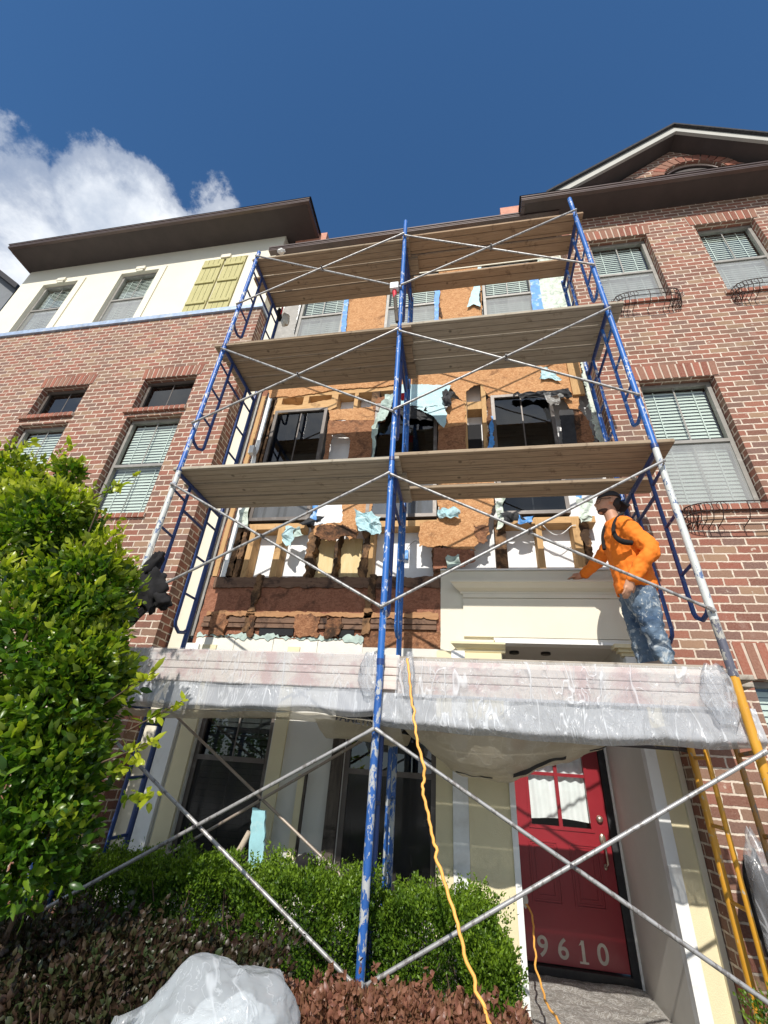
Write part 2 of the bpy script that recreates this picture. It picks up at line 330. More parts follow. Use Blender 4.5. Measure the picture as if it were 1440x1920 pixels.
# ------------------------------------------------------------------ mesh helpers
class MB:
    def __init__(s): s.v=[]; s.f=[]; s.uv=[]; s.sm=[]
    def add(s,vs,fs,swap=False,smooth=False,uv=None):
        o=len(s.v); s.v+= [Vector(p) for p in vs]
        for f in fs:
            P=[Vector(vs[i]) for i in f]
            n=Vector((0,0,0))
            for i in range(len(P)): n+= P[i].cross(P[(i+1)%len(P)])
            a=[abs(c) for c in n]
            k=a.index(max(a))
            for p in P:
                t=(p.y,p.z) if k==0 else ((p.x,p.z) if k==1 else (p.x,p.y))
                s.uv.append((t[1],t[0]) if swap else t)
            s.f.append([o+i for i in f]); s.sm.append(smooth)
        return s
    def box(s,x0,x1,y0,y1,z0,z1,swap=False):
        x0,x1=sorted((x0,x1)); y0,y1=sorted((y0,y1)); z0,z1=sorted((z0,z1))
        v=[(x0,y0,z0),(x1,y0,z0),(x1,y1,z0),(x0,y1,z0),(x0,y0,z1),(x1,y0,z1),(x1,y1,z1),(x0,y1,z1)]
        return s.add(v,[(0,3,2,1),(4,5,6,7),(0,1,5,4),(1,2,6,5),(2,3,7,6),(3,0,4,7)],swap)
    def quad(s,a,b,c,d,swap=False): return s.add([a,b,c,d],[(0,1,2,3)],swap)
    def tube(s,pts,r,n=10,cap=True):
        pts=[Vector(p) for p in pts]; rs=r if hasattr(r,'__len__') else [r]*len(pts)
        vs=[];t0=None; u=None
        for i,p in enumerate(pts):
            t=(pts[min(i+1,len(pts)-1)]-pts[max(i-1,0)]).normalized()
            if u is None:
                u=t.cross(Vector((0,0,1)) if abs(t.z)<.9 else Vector((1,0,0))).normalized()
            else: u=(u-t*u.dot(t)).normalized()
            w=t.cross(u)
            for k in range(n):
                a=2*math.pi*k/n; vs.append(p+(u*math.cos(a)+w*math.sin(a))*rs[i])
        fs=[]
        for i in range(len(pts)-1):
            for k in range(n):
                a=i*n+k; b=i*n+(k+1)%n; fs.append((a,b,b+n,a+n))
        s.add(vs,fs,smooth=True)
        if cap:
            s.add([vs[k] for k in range(n)],[tuple(range(n))[::-1]]); m=(len(pts)-1)*n
            s.add([vs[m+k] for k in range(n)],[tuple(range(n))])
        return s
    def prism(s,poly,th,dirn=Vector((0,1,0))):
        # poly: 3D points (roughly planar, seen from -Y) extruded along dirn by th
        P=[Vector(p) for p in poly]; n=len(P)
        tri=tessellate_polygon([P]); vs=P+[p+dirn*th for p in P]
        fs=[]
        for t in tri:
            a,b,c=t; nn=(P[b]-P[a]).cross(P[c]-P[a])
            if nn.dot(dirn)>0: a,c=c,a
            fs.append((a,b,c)); fs.append((c+n,b+n,a+n))
        for i in range(n):
            j=(i+1)%n; fs.append((i,i+n,j+n,j))
        return s.add(vs,fs)
    def grid(s,fn,nu,nv,smooth=True):
        vs=[fn(i/nu,j/nv) for j in range(nv+1) for i in range(nu+1)]
        fs=[(j*(nu+1)+i,j*(nu+1)+i+1,(j+1)*(nu+1)+i+1,(j+1)*(nu+1)+i) for j in range(nv) for i in range(nu)]
        return s.add(vs,fs,smooth=smooth)
def mesh_from(name,mb,m,org):
    me=bpy.data.meshes.new(name); me.from_pydata([tuple(v-org) for v in mb.v],[],mb.f)
    uvl=me.uv_layers.new(name='UVMap'); uvl.data.foreach_set('uv',np.array(mb.uv,dtype=np.float32).ravel())
    me.polygons.foreach_set('use_smooth',mb.sm)
    if m: me.materials.append(M[m])
    me.update(); return me
def root_of(o):
    while o.parent: o=o.parent
    return o
def part(name,mb,m,parent,label=None,kind=None):
    o=bpy.data.objects.new(name,mesh_from(name,mb,m,root_of(parent).location)); COL.objects.link(o); o.parent=parent
    if label: o['label']=label
    if kind: o['kind']=kind
    return o
def thing(name,label,cat,loc,group=None):
    o=bpy.data.objects.new(name,None); COL.objects.link(o); o.location=Vector(loc); o.empty_display_size=.1; o['label']=label; o['category']=cat
    if group:o['group']=group
    return o
def solo(name,mb,m,label=None,cat=None,group=None,kind=None):
    zs=min(v.z for v in mb.v); cx=sum((v.x for v in mb.v))/len(mb.v); cy=sum((v.y for v in mb.v))/len(mb.v); org=Vector((cx,cy,zs))
    o=bpy.data.objects.new(name,mesh_from(name,mb,m,org)); COL.objects.link(o); o.location=org
    if label:o['label']=label
    if cat:o['category']=cat
    if group:o['group']=group
    if kind:o['kind']=kind
    return o
def ragged(pts,amp=.012,step=.035,closed=True):
    out=[]; n=len(pts)
    for i in range(n if closed else n-1):
        a=Vector(pts[i]); b=Vector(pts[(i+1)%n]); L=(b-a).length; k=max(1,int(L/(step*.5))); d=(b-a).normalized(); nn=Vector((-d.z,0,d.x))
        for j in range(k):
            t=j/k; p=a.lerp(b,t)
            if j: p=p+nn*(noise.noise(p*9)*amp*2.2+noise.noise(p*31)*amp*1.3+random.gauss(0,amp*.28))
            out.append(p)
    return out
def pxpoly(pts,Y,rag=0,step=.035):
    P=[at(x,y,Y) for x,y in pts]; 
    return ragged(P,rag,step) if rag else P
def wall(mb,x0,x1,z0,z1,Y,holes=(),reveal=.1,soldier=None):
    xs=sorted({x0,x1,*[h[0] for h in holes],*[h[1] for h in holes]}); zs=sorted({z0,z1,*[h[2] for h in holes],*[h[3] for h in holes]})
    xs=[x for x in xs if x0<=x<=x1]; zs=[z for z in zs if z0<=z<=z1]
    for a,b in zip(xs,xs[1:]):
        for c,d in zip(zs,zs[1:]):
            mx,mz=(a+b)/2,(c+d)/2
            if any(h[0]<mx<h[1] and h[2]<mz<h[3] for h in holes): continue
            mb.quad((a,Y,c),(b,Y,c),(b,Y,d),(a,Y,d))
    for h in holes:
        a,b,c,d=h; R=Y+reveal
        mb.quad((a,Y,c),(a,Y,d),(a,R,d),(a,R,c)); mb.quad((b,Y,d),(b,Y,c),(b,R,c),(b,R,d))
        mb.quad((a,Y,d),(b,Y,d),(b,R,d),(a,R,d)); mb.quad((a,Y,c),(a,R,c),(b,R,c),(b,Y,c))
# ------------------------------------------------------------------ ground
gm=MB(); gm.quad((-300,-300,0),(300,-300,0),(300,300,0),(-300,300,0)); solo('ground',gm,'ground',kind='structure')
gm=MB(); gm.box(-40,40,-2.2,1.1,.004,.03); solo('bounce_pavement',gm,'concrete_light',kind='structure')  # unseen paved strip, added to bounce sunlight onto the deck undersides
gm=MB(); gm.quad((-200,-14,.004),(200,-14,.004),(200,-2.35,.004),(-200,-2.35,.004)); solo('bounce_road',gm,'concrete_light',kind='structure')  # unseen street surface, also added for bounced light
gm=MB(); gm.box(-200,200,-2.349,-2.201,.0,.13); solo('kerb',gm,'concrete_light',kind='structure')
Z=lambda z:z+CZ
YF,YM=4.35,4.62
XL,XR=-3.31,1.72
# ------------------------------------------------------------------ windows
def blinds(x0,x1,z0,z1,Y,pitch=.05,tilt=.014):
    mb=MB(); z=z1
    while z>z0+.02:
        mb.quad((x0,Y,z-pitch*.90),(x1,Y,z-pitch*.90),(x1,Y+tilt,z),(x0,Y+tilt,z)); z-=pitch
    for x in (x0+(x1-x0)*.18,x0+(x1-x0)*.82): mb.box(x-.006,x+.006,Y-.006,Y-.003,z0,z1)
    return mb
def window(par,x0,x1,z0,z1,Y,fm='window_grey',gl='glass_green',lower='glass_screen',bl='blind',rail=.5,munt=True,name='window',blz=None,label=None,transom=False):
    f=.045; zr=z0+(z1-z0)*rail
    mb=MB(); mb.box(x0,x1,Y,Y+.06,z0,z0+f).box(x0,x1,Y,Y+.06,z1-f,z1).box(x0,x0+f,Y,Y+.06,z0+f,z1-f).box(x1-f,x1,Y,Y+.06,z0+f,z1-f)
    w=part(name,mb,fm,par,label)
    if not transom: part('sash_rail',MB().box(x0+f,x1-f,Y-.008,Y+.05,zr-.022,zr+.022),fm,w)
    if munt: part('muntin',MB().box((x0+x1)/2-.008,(x0+x1)/2+.008,Y+.028,Y+.036,z0+f,z1-f),fm,w)
    a,b=x0+f,x1-f
    if transom: part('pane',MB().quad((a,Y+.03,z0+f),(b,Y+.03,z0+f),(b,Y+.03,z1-f),(a,Y+.03,z1-f)),gl,w)
    else:
        part('pane',MB().quad((a,Y+.03,zr),(b,Y+.03,zr),(b,Y+.03,z1-f),(a,Y+.03,z1-f)),gl,w)
        part('pane',MB().quad((a,Y+.012,z0+f),(b,Y+.012,z0+f),(b,Y+.012,zr-.022),(a,Y+.012,zr-.022)),lower,w)
    if bl:
        part('blinds',blinds(a+.02,b-.02,z0+f,(z1-f-.02) if blz is None else blz,Y+.07),bl,w)
    A,Bx,C,D,E1,E2=x0+.003,x1-.003,z0+.003,z1-.003,Y+.5,Y+.062
    part('dark_backing',MB().quad((A,E1,C),(Bx,E1,C),(Bx,E1,D),(A,E1,D)).quad((A,E1,C),(A,E2,C),(A,E2,D),(A,E1,D)).quad((Bx,E1,C),(Bx,E1,D),(Bx,E2,D),(Bx,E2,C)).quad((A,E2,D),(Bx,E2,D),(Bx,E1,D),(A,E1,D)).quad((A,E2,C),(A,E1,C),(Bx,E1,C),(Bx,E2,C)),'dark_backing',w)
    return w
def soldier(par,x0,x1,z,h=.215,Y=YF,over=.06):
    # flared upright-brick lintel made of single tilted bricks
    mb=MB(); n=int((x1-x0+2*over)/.083); 
    for i in range(n):
        t=(i+.5)/n; xc=x0-over+(x1-x0+2*over)*t; fl=(t-.5)*.04
        w=.0335
        b0=(xc-w,z+.004); b1=(xc+w,z+.004); t1=(xc+w+fl,z+h); t0=(xc-w+fl,z+h)
        P=[(p[0],Y-.012,p[1]) for p in (b0,b1,t1,t0)]
        mb.prism(P,.010)
    m=part('lintel',mb,'brick_single',par)
    mb=MB(); P=[(x0-over,Y-.005,z),(x1+over,Y-.005,z),(x1+over+.022,Y-.005,z+h),(x0-over-.022,Y-.005,z+h)]
    mb.prism(P,.003); part('lintel_mortar',mb,'mortar',par)
simple('mortar',(.52,.42,.34),.95,0,.12,20,.4,60)
def bs():
    m,g,out=mat('brick_single'); geo=g.n('ShaderNodeNewGeometry'); v=obc(g)
    c=g.ramp(geo.outputs['Random Per Island'],[(0,(.20,.065,.045)),(.25,(.29,.10,.065)),(.5,(.24,.115,.08)),(.75,(.30,.10,.068)),(1,(.31,.18,.12))],'CONSTANT')
    n=g.noise(v,60,5,.7); c=g.mix(g.math('MULTIPLY',g.ramp(n.outputs[0],[(.35,0.),(.75,1.)]),.5),c,(.40,.24,.17))
    pbsdf(g,out,c,.9,0,g.bump(n.outputs[0],.6,.006),.25)
bs()
def rowlock(par,x0,x1,z,Y=YF,h=.065,prj=.035):
    mb=MB(); n=max(3,int((x1-x0)/.083))
    for i in range(n):
        a=x0+(x1-x0)*i/n+.008; b=x0+(x1-x0)*(i+1)/n-.008
        mb.box(a,b,Y-prj,Y+.09,z-h,z)
    part('window_sill',mb,'brick_single',par)
    part('sill_mortar',MB().box(x0,x1,Y-prj+.006,Y+.085,z-h+.004,z-.006),'mortar',par)
# ================================================================== LEFT TOWNHOUSE
LH=thing('townhouse','brick townhouse left of the scaffold with cream stucco top storey and olive wooden shutters','house',(-6.3,YF+3,0))
lw=[(-6.9,-6.0,Z(4.60),Z(5.22)),(-4.98,-4.05,Z(4.57),Z(5.22)),(-6.92,-6.0,Z(2.66),Z(4.40)),(-4.98,-4.05,Z(2.68),Z(4.41))]
mb=MB(); wall(mb,-9.3,XL,0,Z(6.75),YF,lw,.12); mb.quad((XL,YF,0),(XL,YF+1.2,0),(XL,YF+1.2,Z(6.75)),(XL,YF,Z(6.75)))
part('brick_wall',mb,'brick',LH)
for h in lw[:2]:
    soldier(LH,h[0],h[1],h[3]); window(LH,h[0]+.02,h[1]-.02,h[2],h[3],YF+.10,'window_bronze','glass_dark','glass_dark',None,transom=True)
for h in lw[2:]:
    window(LH,h[0]+.02,h[1]-.02,h[2],h[3],YF+.10,'window_grey','glass_green','glass_green','blind' if h[0]>-6 else 'blind',blz=None)
    rowlock(LH,h[0]-.05,h[1]+.05,h[2])
for h in lw[:2]: rowlock(LH,h[0]-.08,h[1]+.03,h[2]-.03,h=.07,prj=.05)
lt=[(-8.62,-7.77,Z(6.85),Z(8.45)),(-6.75,-5.89,Z(6.85),Z(8.47))]
mb=MB(); wall(mb,-9.3,XL+.0,Z(6.85),Z(9.08),YF+.03,lt,.09); mb.quad((XL,YF+.03,Z(6.85)),(XL,YF+1.2,Z(6.85)),(XL,YF+1.2,Z(9.08)),(XL,YF+.03,Z(9.08)))
part('stucco_wall',mb,'stucco',LH)
mb=MB().box(-9.3,XL+.03,YF-.04,YF+.03,Z(6.752),Z(6.85)).box(XL+.003,XL+.03,YF+.03,YF+1.1,Z(6.752),Z(6.85)); part('flashing',mb,'flashing',LH)
for h in lt:
    window(LH,h[0],h[1],h[2],h[3],YF+.08,'window_grey','glass_green','glass_screen')
    a=.09; mb=MB().box(h[0]-a,h[0],YF+.008,YF+.028,h[2],h[3]+a).box(h[1],h[1]+a*1.6,YF+.008,YF+.028,h[2],h[3]+a).box(h[0],h[1],YF+.008,YF+.028,h[3],h[3]+a)
    xm=(h[0]+h[1])/2; mb.box(xm-.10,xm+.10,YF-.03,YF+.008,h[3]+.03,h[3]+.12).box(xm-.07,xm+.07,YF-.02,YF+.008,h[3]-.02,h[3]+.03)
    part('window_surround',mb,'cream_trim',LH)
# shutters
for k,(x0,x1) in enumerate(((-4.88,-4.46),(-4.42,-3.99))):
    mb=MB(); n=4; zb,zt=Z(6.86),Z(8.5)
    for i in range(n):
        a=x0+(x1-x0)*i/n+.004; b=x0+(x1-x0)*(i+1)/n-.004; mb.box(a,b,YF-.005,YF+.028,zb,zt)
    s=part('shutter',mb,'shutter_wood',LH)
    for zq in (zt-.28,(zb+zt)/2+.02,zb+.22): part('batten',MB().box(x0+.02,x1-.02,YF-.03,YF-.006,zq,zq+.07),'shutter_wood',s)
part('window_surround',MB().box(-4.98,-4.9,YF+.012,YF+.028,Z(6.86),Z(8.6)).box(-3.97,-3.8,YF+.012,YF+.028,Z(6.86),Z(8.6)).box(-4.9,-3.97,YF+.012,YF+.028,Z(8.52),Z(8.6)).box(-4.54,-4.34,YF-.03,YF+.012,Z(8.5),Z(8.6)),'cream_trim',LH)
# eaves
YO=3.83
def eaves(par,x0,x1,zs,Yo,Yw,zt=.11,depth=5.0,pitch=.45,backx=None):
    part('soffit',MB().box(x0+.06,x1-.06,Yo+.06,Yo+depth,zs,zs+.03),'soffit',par)
    g=MB().box(x0,x1,Yo,Yo+.10,zs+.005,zs+zt).box(x0,x1,Yo-.012,Yo+.0,zs+zt-.03,zs+zt).box(x0,x1,Yo-.006,Yo,zs+.03,zs+.045)
    part('gutter',g,'gutter',par)
    part('fascia',MB().box(x0,x0+.058,Yo+.102,Yo+depth,zs-.002,zs+zt-.01).box(x1-.058,x1,Yo+.102,Yo+depth,zs-.002,zs+zt-.01),'gutter',par)
eaves(LH,-9.35,-2.66,Z(9.075),YO,YF)
mb=MB(); zt=Z(9.075)+.115; mb.add([(-9.38,YO-.02,zt),(-2.63,YO-.02,zt),(-2.63,YO+5,zt),(-9.38,YO+5,zt),(-7,YO+2.5,zt+1.0),(-5,YO+2.5,zt+1.0)],[(0,1,5,4),(1,2,5),(2,3,4,5),(3,0,4)]); part('roof',mb,'shingle',LH)
# ================================================================== RIGHT TOWNHOUSE
RH=thing('townhouse','red brick townhouse right of the scaffold with a front gable and iron window baskets','house',(4.5,YF+3,0))
rw=[(2.09,2.94,Z(5.93),Z(7.53)),(3.63,4.45,Z(5.93),Z(7.60)),(2.18,3.02,Z(2.57),Z(4.39)),(3.70,4.55,Z(2.57),Z(4.39)),(2.33,3.2,Z(-.6),Z(.88))]
mb=MB(); wall(mb,XR,8,0,Z(8.22),YF,rw,.12); mb.quad((XR,YF,0),(XR,YF,Z(8.22)),(XR,YF+.6,Z(8.22)),(XR,YF+.6,0)); part('brick_wall',mb,'brick',RH)
for i,h in enumerate(rw):
    soldier(RH,h[0],h[1],h[3],.235 if i!=4 else .30)
    window(RH,h[0]+.01,h[1]-.01,h[2],h[3],YF+.10,'window_grey','glass_green','glass_screen')
    rowlock(RH,h[0]-.06,h[1]+.06,h[2]-.0)
# iron baskets
def basket(x0,x1,zt,lab):
    B=thing('window_basket',lab,'window basket',((x0+x1)/2,YF,zt-.2),'iron plant baskets under the windows')
    r=.0055; d=.19; mb=MB()
    def rim(z,dd,ins=0):
        pts=[]; n=18
        for i in range(n+1):
            a=math.pi*i/n; pts.append(((x0+x1)/2-((x1-x0)/2-ins)*math.copysign(abs(math.cos(a))**.45,math.cos(a)),YF-dd*math.sin(a)**.6-.004,z))
        return pts
    for z,dd in ((zt,d),(zt-.09,d*.97),(zt-.17,d*.75)): mb.tube(rim(z,dd),r,6)
    part('rim',mb,'iron',B)
    R1=rim(zt,d); R2=rim(zt-.17,d*.75)
    for i in range(1,18):
        a,b=Vector(R1[i]),Vector(R2[i]); m=Vector((b.x,b.y,b.z)); 
        part('rib',MB().tube([a,(a.x,a.y,a.z-.1),b,(b.x,YF-.01,zt-.20)],r*.8,5),'iron',B)
    for i in range(2,17,2):
        a=Vector(R1[i]); part('scroll',MB().tube([a+Vector((.05*math.cos(t),-.002,-.05+.05*math.sin(t))) for t in [k*math.pi/5 for k in range(11)]],.0035,4),'iron',B)
    for x in (x0+.1,x1-.1): part('bracket',MB().tube([(x,YF+.0,zt-.02),(x,YF-.09,zt-.09),(x,YF-.0,zt-.17)],.006,6),'iron',B)
basket(2.14,2.98,Z(5.88),'curled iron basket under the top floor window nearest the scaffold')
basket(3.62,4.50,Z(5.88),'curled iron basket under the top floor window at the right edge of the photo')
basket(2.20,3.20,Z(2.50),'long iron basket under the large middle floor window right of the worker')
# eave + gable
eaves(RH,1.085,9,Z(8.20),3.93,YF,.115)
zt=Z(8.20)+.12
mb=MB().add([(1.06,3.91,zt),(9,3.91,zt),(9,8,zt+1.9),(1.06,8,zt)],[(0,1,2),(0,2,3)]); part('roof',mb,'shingle',RH)
YG=4.05; ap=at(1262,237,YG); le=at(1040,356,YG); slope=(ap.z-le.z)/(ap.x-le.x)
def rk(x,off=0): return ap.z-abs(x-ap.x)*slope*1.0-off
xr=8.0
mb=MB(); n=Vector((0,1,0))
for xa,xb in ((le.x-.1,ap.x),(ap.x,2*ap.x-le.x+.1)):
    mb.prism([(xa,YG,rk(xa,.19)),(xb,YG,rk(xb,.19)),(xb,YG,rk(xb,.03)),(xa,YG,rk(xa,.03))],.05)
part('rake_board',mb,'rake',RH)
mb=MB()
for xa,xb in ((le.x-.15,ap.x),(ap.x,2*ap.x-le.x+.15)):
    mb.prism([(xa,YG-.05,rk(xa,.03)),(xb,YG-.05,rk(xb,.03)),(xb,YG-.05,rk(xb,-.02)),(xa,YG-.05,rk(xa,-.02))],2.5)
part('gable_roof',mb,'shingle',RH)
mb=MB()
for xa,xb in ((le.x,ap.x),(ap.x,2*ap.x-le.x)): mb.quad((xa,YG+.05,rk(xa,.185)),(xb,YG+.05,rk(xb,.185)),(xb,YF+.3,rk(xb,.185)),(xa,YF+.3,rk(xa,.185)))
part('rake_soffit',mb,'soffit',RH)
AX=at(1291,300,YF).x; azc=at(1291,318,YF).z; AR=.40; zb=Z(8.3)
poly=[(le.x+.05,YF,zb)]
azc2=at(1291,299,YF).z-.52
poly+= [(AX-.50,YF,zb)]+[(AX-.50*math.cos(t),YF,max(zb,azc2+.44*math.sin(t))) for t in [k*math.pi/16 for k in range(17)]]+[(AX+.50,YF,zb)]
poly+= [(2*ap.x-le.x-.05,YF,zb),(ap.x,YF,rk(ap.x,.2))]
mb=MB().prism(poly,.1); part('gable_wall',mb,'brick',RH)
mb=MB()
for k in range(15):
    t0=math.pi*(k+.08)/15; t1=math.pi*(k+.92)/15
    q=[(AX-R_*math.cos(t),YF-.012,azc2+(R_-.06)*math.sin(t)) for R_,t in ((.51,t0),(.51,t1),(.69,t1),(.69,t0))]
    mb.prism(q,.012)
part('arch',mb,'brick_single',RH)
part('vent',MB().prism([(AX-.50,YF+.07,zb-.05)]+[(AX-.50*math.cos(t),YF+.07,max(zb,azc2+.45*math.sin(t))) for t in [k*math.pi/16 for k in range(17)]]+[(AX+.50,YF+.07,zb-.05)],.02),'soffit',RH)
fr=MB()
fr.tube([(AX-.46*math.cos(t),YF+.05,azc2+.38*math.sin(t)) for t in [k*math.pi/16 for k in range(17)]],.02,6); part('vent_frame',fr,'gutter',RH)
# ================================================================== MIDDLE TOWNHOUSE
MH=thing('townhouse','middle townhouse stripped to sheathing behind the scaffold, with cream porch and red door','house',(-.8,YM+3,0))
YB=4.80
WX=((-2.71,-1.90),(-1.18,-.31),(.415,1.20)); hol=[(a,b,Z(c),Z(d)) for a,b in WX for c,d in ((5.9,7.55),(2.67,4.56))]
mb=MB(); wall(mb,XL,XR,Z(1.24),Z(8.2),YB,hol,.015)
part('insulation',mb,'insulation',MH,'white insulation board behind the open studs')
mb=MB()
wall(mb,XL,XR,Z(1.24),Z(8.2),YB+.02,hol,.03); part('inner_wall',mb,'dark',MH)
WX=((-2.71,-1.90),(-1.18,-.31),(.415,1.20))
# middle-level and top windows
for i,(x0,x1) in enumerate(WX):
    window(MH,x0,x1,Z(5.9),Z(7.55),YM-.03,'window_grey','glass_green','glass_screen',label='old sash window on the top storey of the stripped wall')
    window(MH,x0,x1,Z(2.67),Z(4.56),YM-.03,'window_bronze','glass_dark','glass_screen_dark' if i!=2 else 'glass_dark',None,rail=.48,munt=True)
# OSB pieces: (pixels, plane, thickness, ragged, material, name)
SHN=[0]
def sheet(pts,Y=YM-.012,th=.011,rag=.010,m='osb',name='sheathing',label=None,step=.035):
    SHN[0]+=1; Y=Y-.0006*SHN[0]
    return part(name,MB().prism(pxpoly(pts,Y,rag,step),th),m,MH,label)
# top storey
sheet([(648,480),(727,480),(722,660),(640,670)])
sheet([(824,470),(903,470),(903,650),(818,655)])
sheet([(655,640),(1080,590),(1090,690),(1085,768),(1068,766),(1058,748),(1020,742),(960,742),(924,748),(912,740),(905,720),(890,722),(876,732),(873,752),(862,748),(852,735),(842,724),(735,722),(700,726),(640,729),(585,738),(540,744),(505,745),(500,700),(505,660)],rag=.008)
sheet([(505,620),(545,560),(562,560),(548,650),(500,680)],m='window_grey',name='wrap')
sheet([(1005,470),(1045,470),(1075,560),(1082,640),(1020,640)],Y=YM-.02,th=.004,m='pale_wrap',name='wrap',rag=.02,label='crumpled pale green building wrap right of the top window')
sheet([(1046,470),(1072,470),(1100,660),(1080,660)],Y=YM-.025,th=.004,m='pale_wrap',name='wrap',rag=.01)
for p,l in (([(648,540),(656,540),(646,640),(637,640)],0),([(815,520),(827,520),(822,590),(824,600),(818,640),(814,640)],0),([(992,505),(1000,505),(1014,585),(1010,640),(1003,640)],0),([(1000,505),(1007,505),(1022,600),(1014,600)],0)):
    sheet(p,Y=YM-.036,th=.003,m='blue_tape',name='flashing_tape',rag=.006)
sheet([(896,500),(903,500),(898,560),(901,575),(888,570),(876,576),(882,555),(890,530)],Y=YM-.05,th=.003,m='house_wrap',name='wrap',rag=.006)
sheet([(894,545),(901,545),(900,580),(890,560)],Y=YM-.045,th=.003,m='dark',name='tear')
sheet([(818,545),(824,560),(830,600),(822,590),(819,610)],Y=YM-.02,th=.003,m='rotten',name='tear')
# middle storey header band and cavities
sheet([(512,776),(518,758),(560,760),(600,752),(628,748),(632,762),(616,770),(617,768),(560,770),(514,777)],rag=.006,m='header_wood',name='header',label='splintered header over the left window')
sheet([(617,770),(700,762),(706,770),(703,787),(617,788)],rag=.008)
sheet([(617,788),(703,788),(700,830),(693,880),(653,880),(655,822),(641,812),(622,815),(612,880),(604,880)],m='osb_brown',rag=.006)  # darker copy of the panel above, deck shadow put into its colour
sheet([(700,762),(708,745),(735,745),(735,760),(720,790),(704,790)],m='osb_brown',rag=.01)
for x0,x1 in ((521,531),(570,580),(622,634),(665,672),(697,712)):
    a=at(x0,745,YM+.004); b=at(x1,745,YM+.004); part('stud',MB().box(a.x,b.x,YM+.004,YB-.002,Z(4.50),Z(5.0)),'header_wood' if x0!=697 else 'stud_rot',MH)
part('top_plate',MB().box(-2.75,-.9,YM+.003,YB-.003,Z(4.84),Z(4.92)),'header_wood',MH)
part('header',MB().box(-2.75,-1.9,YM+.001,YB-.004,Z(4.57),Z(4.66)),'header_wood',MH)
# centre and right of middle storey
sheet([(822,800),(836,770),(848,745),(862,750),(872,755),(873,800),(874,880),(820,880)],rag=.008)
sheet([(822,805),(873,795),(874,885),(818,885)],Y=YM-.014,m='osb_brown',rag=.005)  # brown overlay on the panel behind, painting in the deck's shadow
for x0,x1,m_ in ((868,876,'stud_wood'),(905,914,'stud_wood')):
    a=at(x0,790,YM-.008); b=at(x1,790,YM-.008); part('stud',MB().box(a.x,b.x,YM-.008,YB-.006,Z(3.2),Z(5.0)),m_,MH)
a=at(876,757,YM+.01); b=at(906,766,YM+.01); part('blocking',MB().box(a.x,b.x,YM+.01,YB-.005,b.z,a.z+.03),'stud_wood',MH)
a=at(876,782,YM); b=at(906,840,YM); part('gap_shade_panel',MB().box(a.x,b.x,YB-.02,YB-.008,Z(3.4),a.z),'dark',MH)  # solid dark panel, the cavity's shade put into its colour
sheet([(912,750),(922,742),(925,770),(928,850),(916,850)],m='rotten',rag=.01)
sheet([(916,845),(925,845),(925,780),(920,780)],Y=YM-.03,th=.003,m='blue_tape',name='flashing_tape')
sheet([(1068,766),(1090,766),(1115,850),(1120,880),(1078,880)],m='rotten',rag=.014)  # shade over the right-edge sheathing put into these two dark colours
sheet([(1085,766),(1105,790),(1118,840),(1112,850),(1090,820)],Y=YM-.02,m='osb_brown',rag=.012)
a=at(1066,700,YM-.04); part('stud',MB().box(a.x,a.x+.15,YM-.05,YM-.012,Z(4.45),Z(5.3)),'stud_wood',MH,'upright board left standing beside the right edge of the sheathing')
sheet([(1082,650),(1106,650),(1146,850),(1128,850),(1110,790)],Y=YM-.03,th=.004,m='pale_wrap',name='wrap',rag=.018,label='torn pale wrap strip beside the right brick corner')
sheet([(1048,770),(1074,768),(1086,860),(1060,860)],Y=YM-.018,th=.004,m='felt',name='felt_paper',rag=.006)
# crumpled things: wrinkled surfaces over a polygon grid
def crumple(name,pts,Y,m,par,amp=.05,seed=0,label=None,n=14,tilt=0.0,freq=6):
    # pts: 4 px corners tl,tr,br,bl
    P=[at(x,y,Y) for x,y in pts]
    sv=Vector((seed*3.1,seed*1.7,seed))
    def fn(u,v):
        p=P[0].lerp(P[1],u).lerp(P[3].lerp(P[2],u),v)
        d=noise.noise(p*freq+sv)*amp+noise.noise(p*freq*2.7+sv)*amp*.5
        e=min(u,1-u,v,1-v); jx=noise.noise(p*11+sv*2)*.05; jz=noise.noise(p*13+sv*3)*.05
        return p+Vector((jx,-abs(d)*1.2-tilt*v,jz))
    mb=MB().grid(fn,n,n,False); o=part(name,mb,m,par,label); return o
sheet([(750,720),(846,722),(838,738),(826,746),(838,752),(832,762),(815,760),(795,764),(770,758),(748,764)],Y=YM-.05,th=.004,m='house_wrap',name='wrap',rag=.007,label='large sky blue sheet of torn house wrap over the centre window')
part('wrap',MB().prism(ragged([at(x,y,Y) for x,y,Y in ((768,759,YM-.055),(795,764,YM-.055),(832,760,YM-.06),(838,775,YM-.10),(836,790,YM-.14),(832,802,YM-.17),(822,792,YM-.15),(812,780,YM-.12),(795,772,YM-.09))],.006,.03),.004),'house_wrap',MH,'drooping corner of torn house wrap over the centre window')
crumple('wrap',[(722,742),(742,742),(720,795),(700,795)],YM-.09,'green_foil',MH,.05,3,None,10)
crumple('wrap',[(698,800),(708,790),(703,865),(694,870)],YM-.04,'green_foil',MH,.03,13,None,10)
crumple('felt_paper',[(745,764),(800,764),(812,790),(752,785)],YM-.05,'felt',MH,.06,4,None,10)
crumple('felt_paper',[(828,733),(850,735),(842,770),(833,762)],YM-.07,'felt',MH,.07,5,'curled black felt beside the blue house wrap',10)
crumple('felt_paper',[(962,738),(1066,732),(1070,750),(960,746)],YM-.06,'felt',MH,.07,6,'curled black felt above the right window',16)
crumple('wrap',[(1020,735),(1055,735),(1048,760),(1028,762)],YM-.10,'film_dull',MH,.06,7,'grey plastic bunched at the right window corner',12)
crumple('wrap',[(1012,690),(1030,690),(1050,712),(1010,714)],YM-.04,'house_wrap',MH,.05,8,'small flap of blue wrap on the orange sheathing',10)
